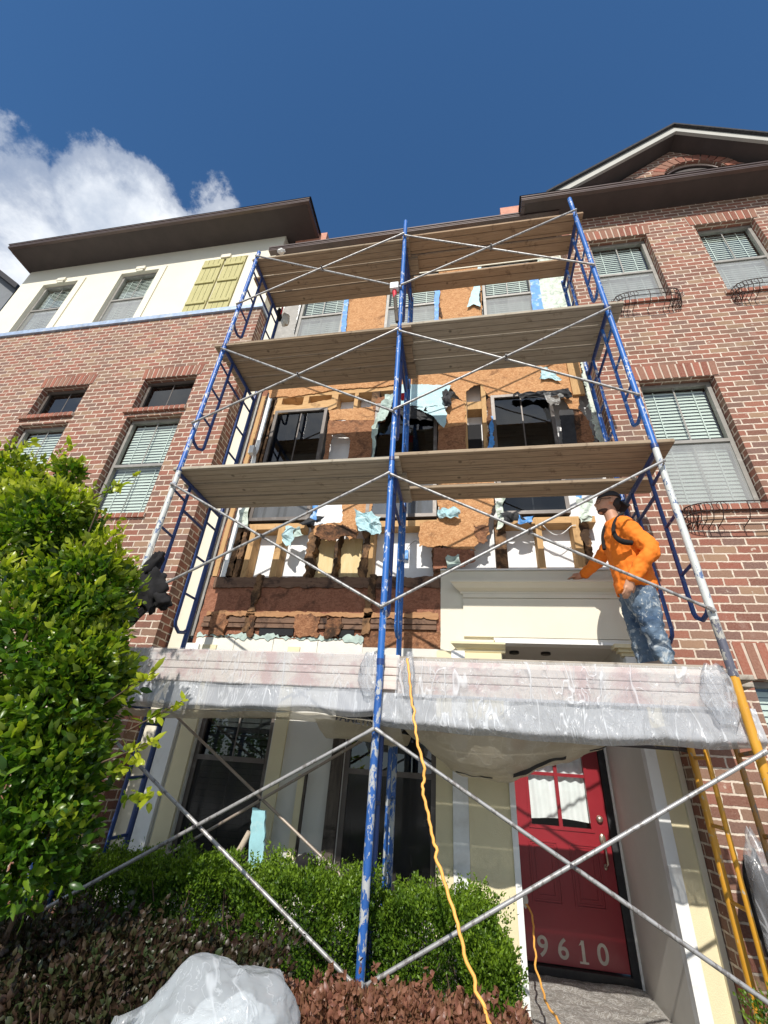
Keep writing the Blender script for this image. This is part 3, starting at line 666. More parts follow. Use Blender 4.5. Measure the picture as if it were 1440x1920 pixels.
crumple('wrap',[(668,958),(712,968),(716,1005),(676,998)],YM-.08,'house_wrap',MH,.09,9,'crumpled blue wrap below the centre window',12)
crumple('wrap',[(816,955),(862,958),(862,978),(820,972)],YM-.06,'house_wrap',MH,.08,10,'torn blue wrap at the lower right of the centre window',12)
crumple('wrap',[(536,985),(552,990),(545,1030),(532,1015)],YM-.06,'house_wrap',MH,.05,11,None,8)
crumple('wrap',[(550,990),(566,992),(566,1005),(552,1010)],YM-.06,'green_foil',MH,.05,12,None,8)
crumple('felt_paper',[(940,966),(1000,966),(998,984),(945,982)],YM-.06,'felt',MH,.08,14,'ragged black and blue felt under the right window',12)
crumple('flashing_tape',[(968,970),(1000,972),(998,982),(972,980)],YM-.10,'blue_tape',MH,.05,15,None,8)
crumple('wrap',[(932,935),(944,930),(944,985),(930,990)],YM-.05,'pale_wrap',MH,.06,16,None,10)
crumple('wrap',[(1080,935),(1110,935),(1106,980),(1090,985)],YM-.08,'pale_wrap',MH,.05,17,'green house wrap beside the head of the worker',12)
crumple('flashing_tape',[(1076,925),(1088,925),(1090,950),(1080,950)],YM-.06,'blue_tape',MH,.02,18,None,6)
crumple('flashing_tape',[(590,940),(600,940),(592,975),(582,975)],YM-.06,'blue_tape',MH,.02,19,None,6)
crumple('flashing_tape',[(585,968),(612,966),(604,980),(560,985)],YM-.05,'felt',MH,.04,20,None,8)
crumple('wrap',[(838,1042),(866,1042),(866,1062),(836,1068)],YM-.06,'green_foil',MH,.06,21,None,10)
crumple('wrap',[(455,950),(470,945),(462,990),(448,990)],YM-.05,'pale_wrap',MH,.05,22,None,8)
# lower part of middle storey
sheet([(643,900),(704,900),(695,962),(688,978),(672,992),(668,1006),(655,1012),(645,1003),(632,1008),(604,1006),(588,1002),(592,985),(640,978)],rag=.010)
sheet([(645,985),(668,995),(668,1010),(650,1004),(632,1010),(600,1010),(590,1000),(600,984)],Y=YM-.02,m='rotten',rag=.014)
sheet([(822,890),(928,890),(926,940),(918,970),(915,985),(918,1002),(906,1015),(893,1022),(892,1032),(850,1028),(830,1022),(812,1026),(785,1024),(787,980),(820,978)],rag=.010)
sheet([(812,1026),(890,1031),(892,1050),(868,1062),(826,1066),(812,1070)],Y=YM-.006,m='osb_red',rag=.008)
sheet([(888,985),(916,985),(914,1015),(895,1022)],Y=YM-.02,m='osb_brown',rag=.016)
def stud(x0,x1,y,m='stud_wood',z0=1.86,z1=2.62,Y0=YM,lab=None):
    a=at(x0,y,Y0); b=at(x1,y,Y0); part('stud',MB().box(a.x,b.x,Y0,YB-.002,Z(z0),Z(z1)),m,MH,lab)
def rstud(x0,x1,y,m='stud_rot',z0=1.86,z1=2.6,Y0=YM-.01):
    a=at(x0,y,Y0); b=at(x1,y,Y0); P=ragged([(a.x,Y0,Z(z0)),(b.x,Y0,Z(z0)),(b.x,Y0,Z(z1)),(a.x,Y0,Z(z1))],.014,.05)
    part('stud',MB().prism(P,YB-.003-Y0),m,MH)
rstud(440,452,1052); stud(457,467,1052); stud(510,522,1052); rstud(572,586,1052); rstud(625,631,1052,z1=2.55); rstud(676,690,1052); stud(690,698,1052)
rstud(812,826,1052,m='rotten'); stud(930,951,1030,'stud_rot'); stud(1009,1020,1030); stud(1080,1095,1030); rstud(1096,1110,1030)
for x0,x1 in ((586,625),(631,677)):
    a=at(x0,1050,YB-.02); b=at(x1,1050,YB-.02); part('plywood',MB().box(a.x,b.x,YB-.03,YB-.004,Z(1.86),Z(2.48)),'plywood',MH,'clean plywood patch between rotten studs')
for xa,xc in ((-2.75,-1.95),(-1.2,-.3),(.40,1.45)): part('sill_plate',MB().box(xa,xc,YM+.004,YB-.006,Z(2.56),Z(2.64)),'header_wood',MH)
# dark plate and red-brown sheathing of the floor band
xb=at(826,1100,YM).x
part('floor_beam',MB().prism(ragged([(-2.95,YM-.03,Z(1.775)),(xb-.0,YM-.03,Z(1.775)),(xb,YM-.03,Z(1.90)),(-2.95,YM-.03,Z(1.90))],.008,.06),.085),'beam_dark',MH,'rotten dark floor beam')
part('sheathing',MB().prism(ragged([(-3.0,YM-.008,Z(1.12)),(xb,YM-.008,Z(1.12)),(xb,YM-.008,Z(1.79)),(-2.97,YM-.008,Z(1.79))],.006,.06),.011),'osb_red',MH)
part('sheathing',MB().prism(ragged([(at(683,1200,YM).x,YM-.018,Z(.7)),(xb,YM-.018,Z(.7)),(xb,YM-.018,Z(1.30)),(at(683,1200,YM).x,YM-.018,Z(1.32))],.01,.05),.009),'osb_brown',MH)
part('rim_joist',MB().box(-2.95,-1.08,YM-.035,YM-.012,Z(1.36),Z(1.42)).box(-2.95,-1.08,YM-.045,YM-.012,Z(1.30),Z(1.345)).box(-1.0,xb-.04,YM-.035,YM-.019,Z(1.37),Z(1.43)).box(-1.0,xb-.04,YM-.045,YM-.019,Z(1.31),Z(1.355)),'beam_dark',MH,'splintered joist edges')
lumber('splinter',(.34,.17,.085),(.46,.26,.13),(.10,.05,.03),.4,(1,12,12))
part('splintered_edge',MB().prism(ragged([(-2.92,YM-.05,Z(1.425)),(xb-.02,YM-.05,Z(1.425)),(xb-.02,YM-.05,Z(1.485)),(-2.92,YM-.05,Z(1.475))],.010,.05),.035),'splinter',MH)
for x0,x1,m_ in ((398,428,'osb_brown'),(470,480,'rotten'),(555,600,'osb_brown'),(612,640,'rotten')):
    a=at(x0,1180,YM); b=at(x1,1180,YM); part('sheathing',MB().prism(ragged([(a.x,YM-.06,Z(1.20)),(b.x,YM-.06,Z(1.20)),(b.x,YM-.06,Z(1.42)),(a.x,YM-.06,Z(1.44))],.018,.04),.03),m_,MH)
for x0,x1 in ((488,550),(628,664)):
    a=at(x0,1175,YM-.03); b=at(x1,1185,YM-.03); part('gap_shade_panel',MB().box(a.x,b.x,YM-.034,YM-.02,Z(1.22),Z(1.31)),'dark',MH)  # solid dark boxes, shade inside the holes given as colour
for xa in (478,692):
    a=at(xa,1110,YM-.04); part('stud',MB().prism(ragged([(a.x-.05,YM-.05,Z(1.25)),(a.x+.04,YM-.05,Z(1.25)),(a.x+.07,YM-.05,Z(1.92)),(a.x-.01,YM-.05,Z(1.92))],.014,.05),.04),'stud_rot',MH)
a=at(683,1200,YM).x
mb=MB(); xs=[-2.97,-2.5,-2.05,-1.55,a]
for i in range(4): mb.box(xs[i],xs[i+1]-.006,YM-.03,YM-.0,Z(.75),Z(1.185))
part('trim_board',mb,'primed_board',MH,'pale primed boards below the rotten band')
P=[(-2.97,YM-.04,Z(1.18)),(a,YM-.04,Z(1.18)),(a,YM-.04,Z(1.215)),(-2.97,YM-.04,Z(1.225))]
part('wrap',MB().prism(ragged(P,.02,.05),.006),'green_foil',MH)
# left edge trims in the corner beside the brick return
part('corner_board',MB().box(XL+.03,-3.09,YM-.05,YM-.0,0,Z(8.17)),'cream_trim',MH,'tall cream corner board beside the brick return')
part('corner_strip',MB().box(-3.06,-3.03,YM-.02,YM+.01,Z(1.2),Z(5.3)),'window_grey',MH)
part('sheathing',MB().prism(ragged([(-3.02,YM-.005,Z(1.1)),(-2.93,YM-.005,Z(1.1)),(-2.93,YM-.005,Z(5.3)),(-3.02,YM-.005,Z(5.3))],.006,.06),.01),'osb_red',MH)
part('corner_strip',MB().box(-2.90,-2.84,YM-.0,YM+.03,Z(1.92),Z(5.1)),'white_trim',MH)
part('stud',MB().box(-3.0,-2.94,YM-.02,YM-.006,Z(1.92),Z(4.9)),'stud_wood',MH)
part('corner_strip',MB().box(-2.80,-2.775,YM-.01,YM+.01,Z(3.0),Z(4.8)),'galvanised',MH)
part('stud',MB().prism(ragged([(-2.83,YM-.01,Z(1.92)),(-2.74,YM-.01,Z(1.92)),(-2.74,YM-.01,Z(4.8)),(-2.83,YM-.01,Z(4.8))],.010,.06),.08),'stud_rot',MH)
part('junction_box',MB().box(-2.93,-2.86,YM-.10,YM-.03,Z(3.73),Z(3.86)),'white_trim',MH)
part('corner_board',MB().box(-3.08,-2.75,YM-.007,YM+.003,Z(5.3),Z(7.9)),'white_trim',MH)
# top of the wall, gutter and roof
part('frieze',MB().box(XL+.03,XR,YM-.03,YM-.014,Z(7.62),Z(8.17)),'cream_trim',MH)
part('soffit',MB().box(XL+.01,XR-.01,4.26,YM+.3,Z(8.175),Z(8.20)),'soffit',MH)
part('gutter',MB().box(-3.40,1.70,4.15,4.25,Z(8.17),Z(8.275)).box(-3.40,1.70,4.138,4.15,Z(8.245),Z(8.275)).box(-3.4,1.70,4.143,4.15,Z(8.2),Z(8.215)),'gutter',MH)
part('roof',MB().add([(-3.3,4.16,Z(8.28)),(1.7,4.16,Z(8.28)),(1.7,7,Z(8.9)),(-3.3,7,Z(8.9))],[(0,1,2,3)]),'shingle',MH)
for p,q in (((555,451),(610,452)),((939,402),(1007,402))):
    a=at(*p,4.5); b=at(*q,4.5); zz=at(p[0],445 if p[0]<700 else 391,4.5).z
    part('parapet_cap',MB().box(a.x,b.x,4.5,4.9,Z(8.3),zz+.02),'terracotta',MH)
# ground floor wall
GS=1.022
def rectp(name,x0,x1,z0,z1,Y0,Y1,m,lab=None): return part(name,MB().box(x0*GS,x1*GS,Y0,Y1,Z(z0),Z(z1)),m,MH,lab)
YS=4.60; xp=at(964,1620,YS).x; 
mb=MB(); wall(mb,-3.12,xp,0,Z(1.12),YS,[(-2.68,-1.89,Z(-1.04),Z(.87)),(-1.145,-.297,Z(-.86),Z(.87))],.10); part('stucco_wall',mb,'stucco_grey',MH)
window(MH,-2.68,-1.89,Z(-1.04),Z(.87),YS+.03,'window_bronze','glass_dark','glass_mesh','blind_dark',rail=.56)
window(MH,-1.145,-.297,Z(-.86),Z(.87),YS+.02,'window_bronze','glass_dark','glass_mesh',None,rail=.50,munt=False)
rectp('trim_board',-2.80,-2.64,-1.3,1.1,YS-.03,YS-.002,'stucco_beige'); rectp('trim_board',-1.83,-1.70,-1.3,1.1,YS-.03,YS-.002,'stucco_beige')
rectp('trim_board',-2.99,-2.84,-CZ,1.1,YS-.04,YS-.002,'white_trim'); rectp('corner_strip',-3.05,-3.02,-CZ,1.1,YS-.03,YS-.002,'dark_board')
rectp('trim_board',-1.23,-1.125,-CZ,.95,YS-.05,YS-.002,'dark_board','weathered dark board standing beside the ground floor window')
rectp('trim_board',-.29,-.15,-CZ,1.1,YS-.03,YS-.002,'stucco_beige'); rectp('trim_board',-.148,-.02,-CZ,1.1,YS-.05,YS-.002,'white_trim')
rectp('stucco_pier',-.018,.315,-CZ,1.0,YS-.04,YS-.002,'stucco_beige'); rectp('trim_board',.315,.36,-CZ,1.0,YS-.06,YS+.12,'white_trim')
rectp('batten',-1.52,-1.46,-1.35,-.05,YS-.04,YS-.004,'stucco_beige'); rectp('batten',-1.458,-1.44,-1.35,-.04,YS-.045,YS-.004,'dark_board')
GS=1.0
# ---- porch
YP=4.585; YD=5.80
x1=at(849,1087,YP-.15).x; 
rectp('porch_wall',xb+.002,XR-.005,1.19,1.97,YP+.02,YM+.09,'stucco')
xl2=at(928,1205,YP).x; 
rectp('porch_wall',xb,.0+at(863,1230,YP).x,.90,1.19,YP+.02,YM+.08,'stucco'); 
# stepped cornice (profiles butted, each a little further out)
def cornice(x0,x1,prof,m,name='cornice'):
    mb=MB()
    for z0,z1,pr in prof: mb.box(x0-pr,x1,YP+.02-.05-pr,YP+.019,Z(z0),Z(z1))
    part(name,mb,m,MH)
cx0=at(868,1120,YP-.05).x
def profile(x0,x1,pts,m,name):
    # pts (projection, z) from bottom to top
    n=len(pts); P=[(YP+.019-p,Z(z)) for p,z in pts]+[(YP+.018,Z(pts[-1][1])),(YP+.018,Z(pts[0][1]))]; N=len(P)
    e=[p[0] for p in pts]+[0,0]
    vs=[(x0-e[k]*.9,P[k][0],P[k][1]) for k in range(N)]+[(x1,P[k][0],P[k][1]) for k in range(N)]
    fs=[(k,(k+1)%N,(k+1)%N+N,k+N) for k in range(N)]+[tuple(range(N))[::-1],tuple(range(N,2*N))]
    part(name,MB().add(vs,[f[::-1] for f in fs]),m,MH)
profile(cx0,XR-.01,[(.005,1.70),(.03,1.703),(.034,1.72),(.05,1.73),(.085,1.745),(.13,1.785),(.145,1.79),(.145,1.812),(.03,1.824)],'stucco','cornice')
rectp('parapet_ledge',xb,XR-.01,1.972,1.985,YP-.01,YM+.10,'white_trim')
rectp('frieze',cx0,XR-.01,1.655,1.698,YP-.018,YP+.019,'stucco')
rectp('frieze',cx0+.0,XR-.01,1.25,1.65,YP-.010,YP+.019,'stucco')
rectp('molding',xl2,XR-.01,1.187,1.212,YP-.03,YP+.10,'white_trim'); rectp('molding',xl2-.01,XR-.01,1.214,1.242,YP-.015,YP+.019,'primed_board')
pl0=at(863,1230,YP).x; pl1=at(940,1230,YP).x
profile(pl0,pl1+.04,[(.012,1.09),(.03,1.10),(.035,1.12),(.06,1.13),(.09,1.155),(.10,1.16),(.10,1.18),(.03,1.188)],'stucco_beige','capital')
rectp('porch_pier',pl0,pl1,.70,1.088,YP-.02,YP+.10,'stucco_beige')
XI=1.45
rectp('porch_pier',XI+.09,XR-.045,-CZ,1.088,YP-.0,YP+.5,'stucco_beige','right porch pier of yellow stucco'); rectp('trim_board',XI,XI+.088,-CZ,1.088,YP-.03,YP+.06,'white_trim','white edge board of the right porch pier')
rectp('trim_board',XR-.044,XR-.004,-CZ,1.18,YP-.03,YP+.05,'cream_trim')
rectp('porch_side',XI,XI+.02,-CZ,1.25,YP+.061,YD,'stucco_grey','grey rendered side wall of the porch')
cornice(XI-.02,XR-.05,[(1.09,1.12,.01),(1.12,1.15,.04),(1.15,1.186,.075)],'stucco_beige','capital')
rectp('porch_side',.33,.35,-CZ,1.2,YS+.121,YD,'stucco_grey')
rectp('porch_ceiling',.35,XI,1.213,1.24,YP+.12,YD,'stucco_grey','shaded porch ceiling')
rectp('porch_wall',.0,.60,-CZ,1.2,YD,YD+.1,'stucco_beige') if False else None
for px,py in ((964,1222),(1023,1224)):
    d=ray(px,py); k=1.212/d[2]; p=d*k
    mb=MB().tube([(p[0],p[1],Z(1.213)),(p[0],p[1],Z(1.192))],[.05,.05],14); part('ceiling_light',mb,'black_metal',MH)
# door wall
dx0=at(958,1446,YD).x; dx1=at(1119,1446,YD).x; dz0=at(989,1801,YD).z; 
dx0=(dx0+at(984,1780,YD).x)/2; dx1=(dx1+at(1182,1780,YD).x)/2; dzt=dz0+2.03
mb=MB(); mb.box(.35,dx0-.05,YD+.0,YD+.03,0,Z(1.23)).box(dx1+.07,XI+.3,YD,YD+.03,0,Z(1.23)).box(dx0-.05,dx1+.07,YD,YD+.03,dzt+.05,Z(1.23)); part('door_wall',mb,'stucco_beige',MH)
mb=MB().box(dx1+.005,dx1+.07,YD-.02,YD+.05,dz0-.08,dzt+.05); part('door_jamb',mb,'felt',MH,'black right door jamb'); part('door_jamb',MB().box(dx0-.05,dx0-.005,YD-.02,YD+.05,dz0-.08,dzt+.05).box(dx0-.005,dx1+.005,YD-.02,YD+.05,dzt+.005,dzt+.05),'white_trim',MH)
part('trim_board',MB().box(dx1+.072,dx1+.12,YD-.03,YD-.001,dz0-.1,Z(1.21)),'white_trim',MH)
part('threshold',MB().box(dx0,dx1,YD-.06,YD+.05,dz0-.075,dz0-.008),'black_metal',MH)
part('stoop',MB().box(.375,XI-.001,YP+.0,YD-.001,0,dz0-.08),'concrete',MH)
DW=dx1-dx0; zl0=at(1000,1545,YD).z; zl1=zl0+.86
lx0=dx0+DW*.185; lx1=dx0+DW*.82; lm=(lx0+lx1)/2; zm=at(1040,1452,YD).z
dm=MB(); yd=YD+.005
for a,b,c,d in ((dx0,lx0,dz0,dzt),(lx1,dx1,dz0,dzt),(lx0,lx1,dz0,zl0),(lx0,lx1,zl1,dzt)): dm.box(a,b,yd,yd+.04,c,d)
dm.box(lm-.018,lm+.018,yd+.004,yd+.035,zl0,zl1).box(lx0,lm-.018,yd+.006,yd+.033,zm-.016,zm+.016).box(lm+.018,lx1,yd+.006,yd+.033,zm-.016,zm+.016)
door=part('front_door',dm,'red_paint',MH,'red front door with four glass lights over moulded panels')
part('glazing_bead',MB().box(lx0-.03,lx1+.03,yd-.010,yd-.001,zl0-.03,zl0).box(lx0-.03,lx0,yd-.010,yd-.001,zl0,zl1).box(lx1,lx1+.03,yd-.010,yd-.001,zl0,zl1),'red_paint',door)
part('pane',MB().quad((lx0,yd+.025,zl0),(lx1,yd+.025,zl0),(lx1,yd+.025,zl1),(lx0,yd+.025,zl1)),'glass_clear',door)
def cf(u,v): return Vector((lx0+(lx1-lx0)*u,yd+.06+.012*math.sin(u*34+2*v)+.008*noise.noise(Vector((u*7,v*3,0))),zl0+.045+.02*math.sin(u*3.1)+(zl1-zl0)*v))
part('curtain',MB().grid(cf,50,8),'curtain',door)
part('dark_backing',MB().quad((dx0,yd+.3,dz0),(dx1,yd+.3,dz0),(dx1,yd+.3,dzt),(dx0,yd+.3,dzt)),'dark_backing',MH)
for a,b in ((dx0+DW*.13,dx0+DW*.44),(dx0+DW*.56,dx0+DW*.87)):
    zp0,zp1=dz0+.42,zl0-.13
    mb=MB()
    for i,(o,h) in enumerate(((0,.012),(.02,.006),(.055,.010))):
        mb.box(a+o,b-o,yd-h,yd-.0005-.0003*i,zp1-o-.014,zp1-o).box(a+o,b-o,yd-h,yd-.0005-.0003*i,zp0+o,zp0+o+.014).box(a+o,a+o+.014,yd-h,yd-.0005-.0003*i,zp0+o+.014,zp1-o-.014).box(b-o-.014,b-o,yd-h,yd-.0005-.0003*i,zp0+o+.014,zp1-o-.014)
    part('door_panel',mb,'red_paint',door)
def sphere(mb,c,rx,ry,rz,n=14,m=9):
    vs=[];fs=[]
    for j in range(m+1):
        t=math.pi*j/m
        for i in range(n):
            a=2*math.pi*i/n; vs.append((c[0]+rx*math.sin(t)*math.cos(a),c[1]+ry*math.sin(t)*math.sin(a),c[2]+rz*math.cos(t)))
    for j in range(m):
        for i in range(n): fs.append((j*n+i,(j+1)*n+i,(j+1)*n+(i+1)%n,j*n+(i+1)%n))
    mb.add(vs,fs,smooth=True); return mb
h1=at(1124,1536,YD); h2=at(1130,1574,YD); h3=at(1136,1626,YD)
part('deadbolt',sphere(MB(),(h1.x,yd-.01,h1.z),.034,.03,.034),'brass',door)
mb=sphere(MB(),(h2.x,yd-.004,h2.z),.032,.015,.05); mb.tube([(h2.x,yd-.02,h2.z-.01),(h2.x+.003,yd-.06,h2.z-.05),(h2.x+.003,yd-.06,h3.z+.03),(h3.x,yd-.01,h3.z)],.011,8); sphere(mb,(h3.x,yd-.004,h3.z),.018,.012,.026)
part('door_handle',mb,'brass',door)
def textmesh(s,size,org,xdir,zdir,m,par,name,thick=.003,bold=0.0,shear=0,rootobj=None):
    cu=bpy.data.curves.new('t','FONT'); cu.body=s; cu.size=size; cu.extrude=thick; cu.offset=bold; cu.align_x='CENTER'; cu.align_y='CENTER'
    o=bpy.data.objects.new('t',cu); COL.objects.link(o); bpy.context.view_layer.update()
    me=bpy.data.meshes.new_from_object(o.evaluated_get(bpy.context.evaluated_depsgraph_get())); bpy.data.objects.remove(o)
    X=Vector(xdir).normalized(); Zd=Vector(zdir).normalized(); N=X.cross(Zd)
    ro=root_of(par).location
    for v in me.vertices: v.co=Vector(org)+X*v.co.x+Zd*v.co.y+N*v.co.z-ro
    me.materials.clear(); me.materials.append(M[m]); me.name=name
    q=bpy.data.objects.new(name,me); COL.objects.link(q); q.parent=par; return q
for ch,px,py in (('9',1018,1776),('6',1056,1781),('1',1094,1786),('0',1131,1792)):
    p=at(px,py,YD); t=textmesh(ch,.205,(p.x,yd-.004,p.z),(1,0,0),(0,0,1),'number_paint',door,'house_number',.002,.003)
    if ch=='1': 
        part('numeral_serif',MB().box(p.x-.038,p.x+.038,yd-.006,yd-.0022,p.z-.078,p.z-.064).prism([(p.x-.034,yd-.006,p.z+.045),(p.x-.012,yd-.006,p.z+.050),(p.x-.012,yd-.006,p.z+.074)],.003),'number_paint',door)
# plastic on the porch floor
def ff(u,v): 
    x=.40+(XI-.44)*u; y=YP-.2+(YD-YP+.13)*v; return Vector((x,y,dz0-.07+abs(noise.noise(Vector((x*5,y*5,0))))*.025+abs(noise.noise(Vector((x*15,y*15,3))))*.010))
solo('floor_sheeting',MB().grid(ff,60,60),'floor_film','crinkled clear plastic sheet covering the porch floor before the red door','plastic sheet')
# ================================================================== NEIGHBOUR far left
NH=thing('house','dark grey house end just visible beyond the left townhouse','house',(-14.5,8,0))
a=at(-60,440,8); b=at(34,532,8); c=at(-10,600,8)
part('roof',MB().prism([(a.x-3,8,a.z+1.9),(b.x,8,b.z),(b.x,8,b.z-.25),(a.x-3,8,a.z+1.6)],3),'shingle',NH)
part('wall',MB().prism([(b.x-.5,8.3,0),(b.x-.5,8.3,b.z+.2),(a.x-3,8.3,a.z+1.6),(a.x-3,8.3,0)],3),'siding_grey',NH)
# ================================================================== SCAFFOLD
SS=1.054
DF,DR=3.31,4.22
def Xs(k,zc):
    zc=zc/SS
    if k=='L': return -2.71*SS
    if k=='C': return (-.585-.0105*max(zc,0))*SS
    return (1.60-.0265*max(zc-.3,0))*SS
SIDE={'L':'left','C':'centre','R':'right'}
PZ={1:.695,2:2.545,3:4.44,4:6.29}          # underside of each deck
LEV=['ground','second','third','fourth']
TOPZ={'L':6.51,'C':6.79,'R':6.77}
def frame(k,i):
    z0=-CZ if i==0 else PZ[i]; z1=PZ[i+1]-.03
    yel=(k=='R' and i==0)
    lab=f"{'yellow' if yel else 'blue'} scaffold end frame with ladder rungs, {SIDE[k]} side, {LEV[i]} lift from the ground"
    F=thing('scaffold_ladder',lab,'scaffold frame',(Xs(k,z0),(DF+DR)/2,Z(z0)),'scaffold end frames')
    mf='tube_blue' if i>=2 else ('tube_blue' if i==1 else 'tube_battered'); mr='tube_blue_worn'; ml='tube_blue_worn'
    if k=='L': mf='tube_blue_worn' if i>=1 else 'tube_blue_worn'; ml='tube_navy'; mr='tube_navy'
    if k=='L' and i==1: mf='tube_white'
    if k=='C' : mr='tube_blue' if i>=1 else 'tube_battered'; ml='tube_navy'
    if k=='R' and i>=2: mr='tube_blue_worn'; ml='tube_blue'
    if k=='R' and i==1: mf='tube_white'; ml='tube_navy'; mr='tube_navy'
    if yel: mf='tube_yellow'; mr='tube_yellow'; ml='tube_yellow_dark'
    zt=TOPZ[k] if i==3 else z1+.03
    P=lambda y,z:Vector((Xs(k,z),y,Z(z)))
    if k=='R' and i==1:
        zm_=1.05
        part('leg',MB().tube([P(DF,z0-.02),P(DF,zm_)],.027,12),'tube_grey',F,'grey paint-spattered lower end of the leg')
        part('leg',MB().tube([P(DF,zm_),P(DF,zt)],.0268,12),mf,F)
    else: part('leg',MB().tube([P(DF,z0+(.0 if i else 0)),P(DF,zt-.0)],.027,12),mf,F)
    part('leg',MB().tube([P(DR,z0),P(DR,zt if i<3 else z1+.1)],.025,12),mr,F)
    if i<3:
        for yy,rr in ((DF,.0305),(DR,.028)): part('coupling_pin',MB().tube([P(yy,zt-.012),P(yy,zt+.03)],rr,12),'tube_navy' if not yel else 'tube_grey',F)
    part('bearer',MB().tube([P(DF,z1),P(DR,z1)],.022,10),'tube_navy' if not yel else 'tube_yellow_dark',F)
    part('bearer',MB().tube([P(DF+.24,z1-.30),P(DR-.24,z1-.30)],.016,8),'tube_navy' if not yel else 'tube_yellow_dark',F)
    for y,sg,mm in ((DF,1,ml),(DR,-1,mr)):
        o=.24*sg; zb=z0+.42 if i else z0+.25
        pts=[P(y+o,z1),P(y+o,zb+.06),P(y+o-.02*sg,zb+.02),P(y+o*.6,zb-.02),P(y+o*.25,zb-.0),P(y,zb+.05)]
        part('ladder_rail',MB().tube(pts,.0175,8),mm,F)
        zr=zb+.36
        while zr<z1-.12:
            part('rung',MB().tube([P(y,zr+.01),P(y+o,zr)],.013,8),mm,F); zr+=.42
    if not (k=='L' and i==0):
        mb=MB()
        for zz in ((.258,) if i==0 else ((2.34,1.10) if i==1 else ((4.36,3.12) if i==2 else (6.34,5.17)))):
            part('brace_stud',MB().tube([P(DF,zz),P(DF-.055,zz)],.008,6),'galvanised',F)
    return F
FR={}
for k in 'LCR':
    for i in range(4): FR[k,i]=frame(k,i)
def brace(bay,i,zt,zb,Y,m='galvanised',rear=False,r=.0120,ext=None):
    a,b=('L','C') if bay==0 else ('C','R')
    who=f"crossed galvanised brace on the {'rear' if rear else 'front'} of the {'left' if bay==0 else 'right'} bay, {LEV[i]} lift"
    x0t,x1t=Xs(a,zt),Xs(b,zt); x0b,x1b=Xs(a,zb),Xs(b,zb)
    B=thing('cross_brace',who,'brace',((x0t+x1t)/2,Y,Z(zb)),'crossed braces of the scaffold')
    y=Y-.045 if not rear else Y+.04
    for j,(p,q) in enumerate((((x0t,zt),(x1b,zb)),((x1t,zt),(x0b,zb)))):
        p=Vector((p[0],y-j*.028,Z(p[1]))); q=Vector((q[0],y-j*.028,Z(q[1]))); d=(q-p).normalized()
        s=.02 if j==0 else -.02
        part('tube',MB().tube([p,p+d*.02,p+d*.07,q-d*.07,q-d*.02,q],[r*1.25,r*1.25,r,r,r*1.25,r*1.25],8),m if j==0 or m!='galvanised' else 'galvanised',B)
    c=((x0t+x1b)/2,y-.014,Z((zt+zb)/2)); part('pivot_bolt',MB().tube([(c[0],y-.06,c[2]),(c[0],y+.02,c[2])],.009,8),'tube_dark',B)
for i,(zt,zb) in enumerate(((.258,-.99),(2.355,1.10),(4.355,3.12),(6.345,5.175))):
    for bay in (0,1): brace(bay,i,zt,zb,DF)
brace(0,0,.41,-.92,DR,'galvanised_rusty',True,.012)
# guard tube behind the right bay
a=at(742,1364,DR+.05); b=at(1288,1406,DR+.05)
solo('guard_tube',MB().tube([a,b-(b-a).normalized()*.05,b],[.014,.014,.022],8),'tube_dark','dark horizontal tube hanging below the plastic-wrapped deck, red rag on it','pipe')
a=at(812,1368,DR+.03)
mb=MB().grid(lambda u,v:Vector((a.x-.09+.18*u,a.y-.03+.02*math.sin(u*9),a.z+.05-.08*v+.02*math.sin(u*14)+(.03*(1-abs(2*u-1)) if v>.5 else 0))),10,5); solo('rag',mb,'red_ribbon','red rag draped on the dark tube under the deck','rag')
# planks
ORD=['front','middle','rear']
def plank(x0,x1,y0,y1,z,th,m,lab,tilt=0,grp='wooden scaffold planks'):
    mb=MB(); n=6; r=.006
    mb.box(x0,x1,y0,y1,z,z+th)
    o=solo('scaffold_plank',mb,m,lab,'plank',grp)
    bv=o.modifiers.new('b','BEVEL'); bv.width=.006; bv.segments=2
    return o
PW=.248
DN={1:'lowest',2:'second',3:'third',4:'top'}
for lv in (2,3,4):
    z=Z(PZ[lv])
    for bay in (0,1):
        a,b=('L','C') if bay==0 else ('C','R')
        xa=Xs(a,PZ[lv])-(.10 if bay==0 else .06); xb_=Xs(b,PZ[lv])+(.10 if bay==0 else .09)
        if bay==1 and lv==2: xb_+=.08
        up=.042 if bay==1 else .0
        if lv==4: up=.0 if bay==0 else .042
        for j in range(3):
            y0=DF-.015+j*(PW+(.018 if (lv,bay,j)!=(4,1,2) and (lv,bay,j)!=(2,1,2) else .045)); ex=random.uniform(-.05,.07)
            zz=z+up+(.006*j if bay else 0)
            if lv==4 and bay==1 and j==0: zz+=.02
            mm='plank_wood' if (lv+bay)%2 else 'plank_grey'
            if lv==4: mm='plank_brown' if bay else 'plank_wood'
            if lv==2: mm='plank_grey' if bay==0 else 'plank_wood'
            plank(xa-ex,xb_+ex+(.03 if (bay==1 and j==0) else 0),y0,y0+PW,zz,.038,mm,f"weathered {ORD[j]} plank of the {'left' if bay==0 else 'right'} bay on the {DN[lv]} scaffold deck")
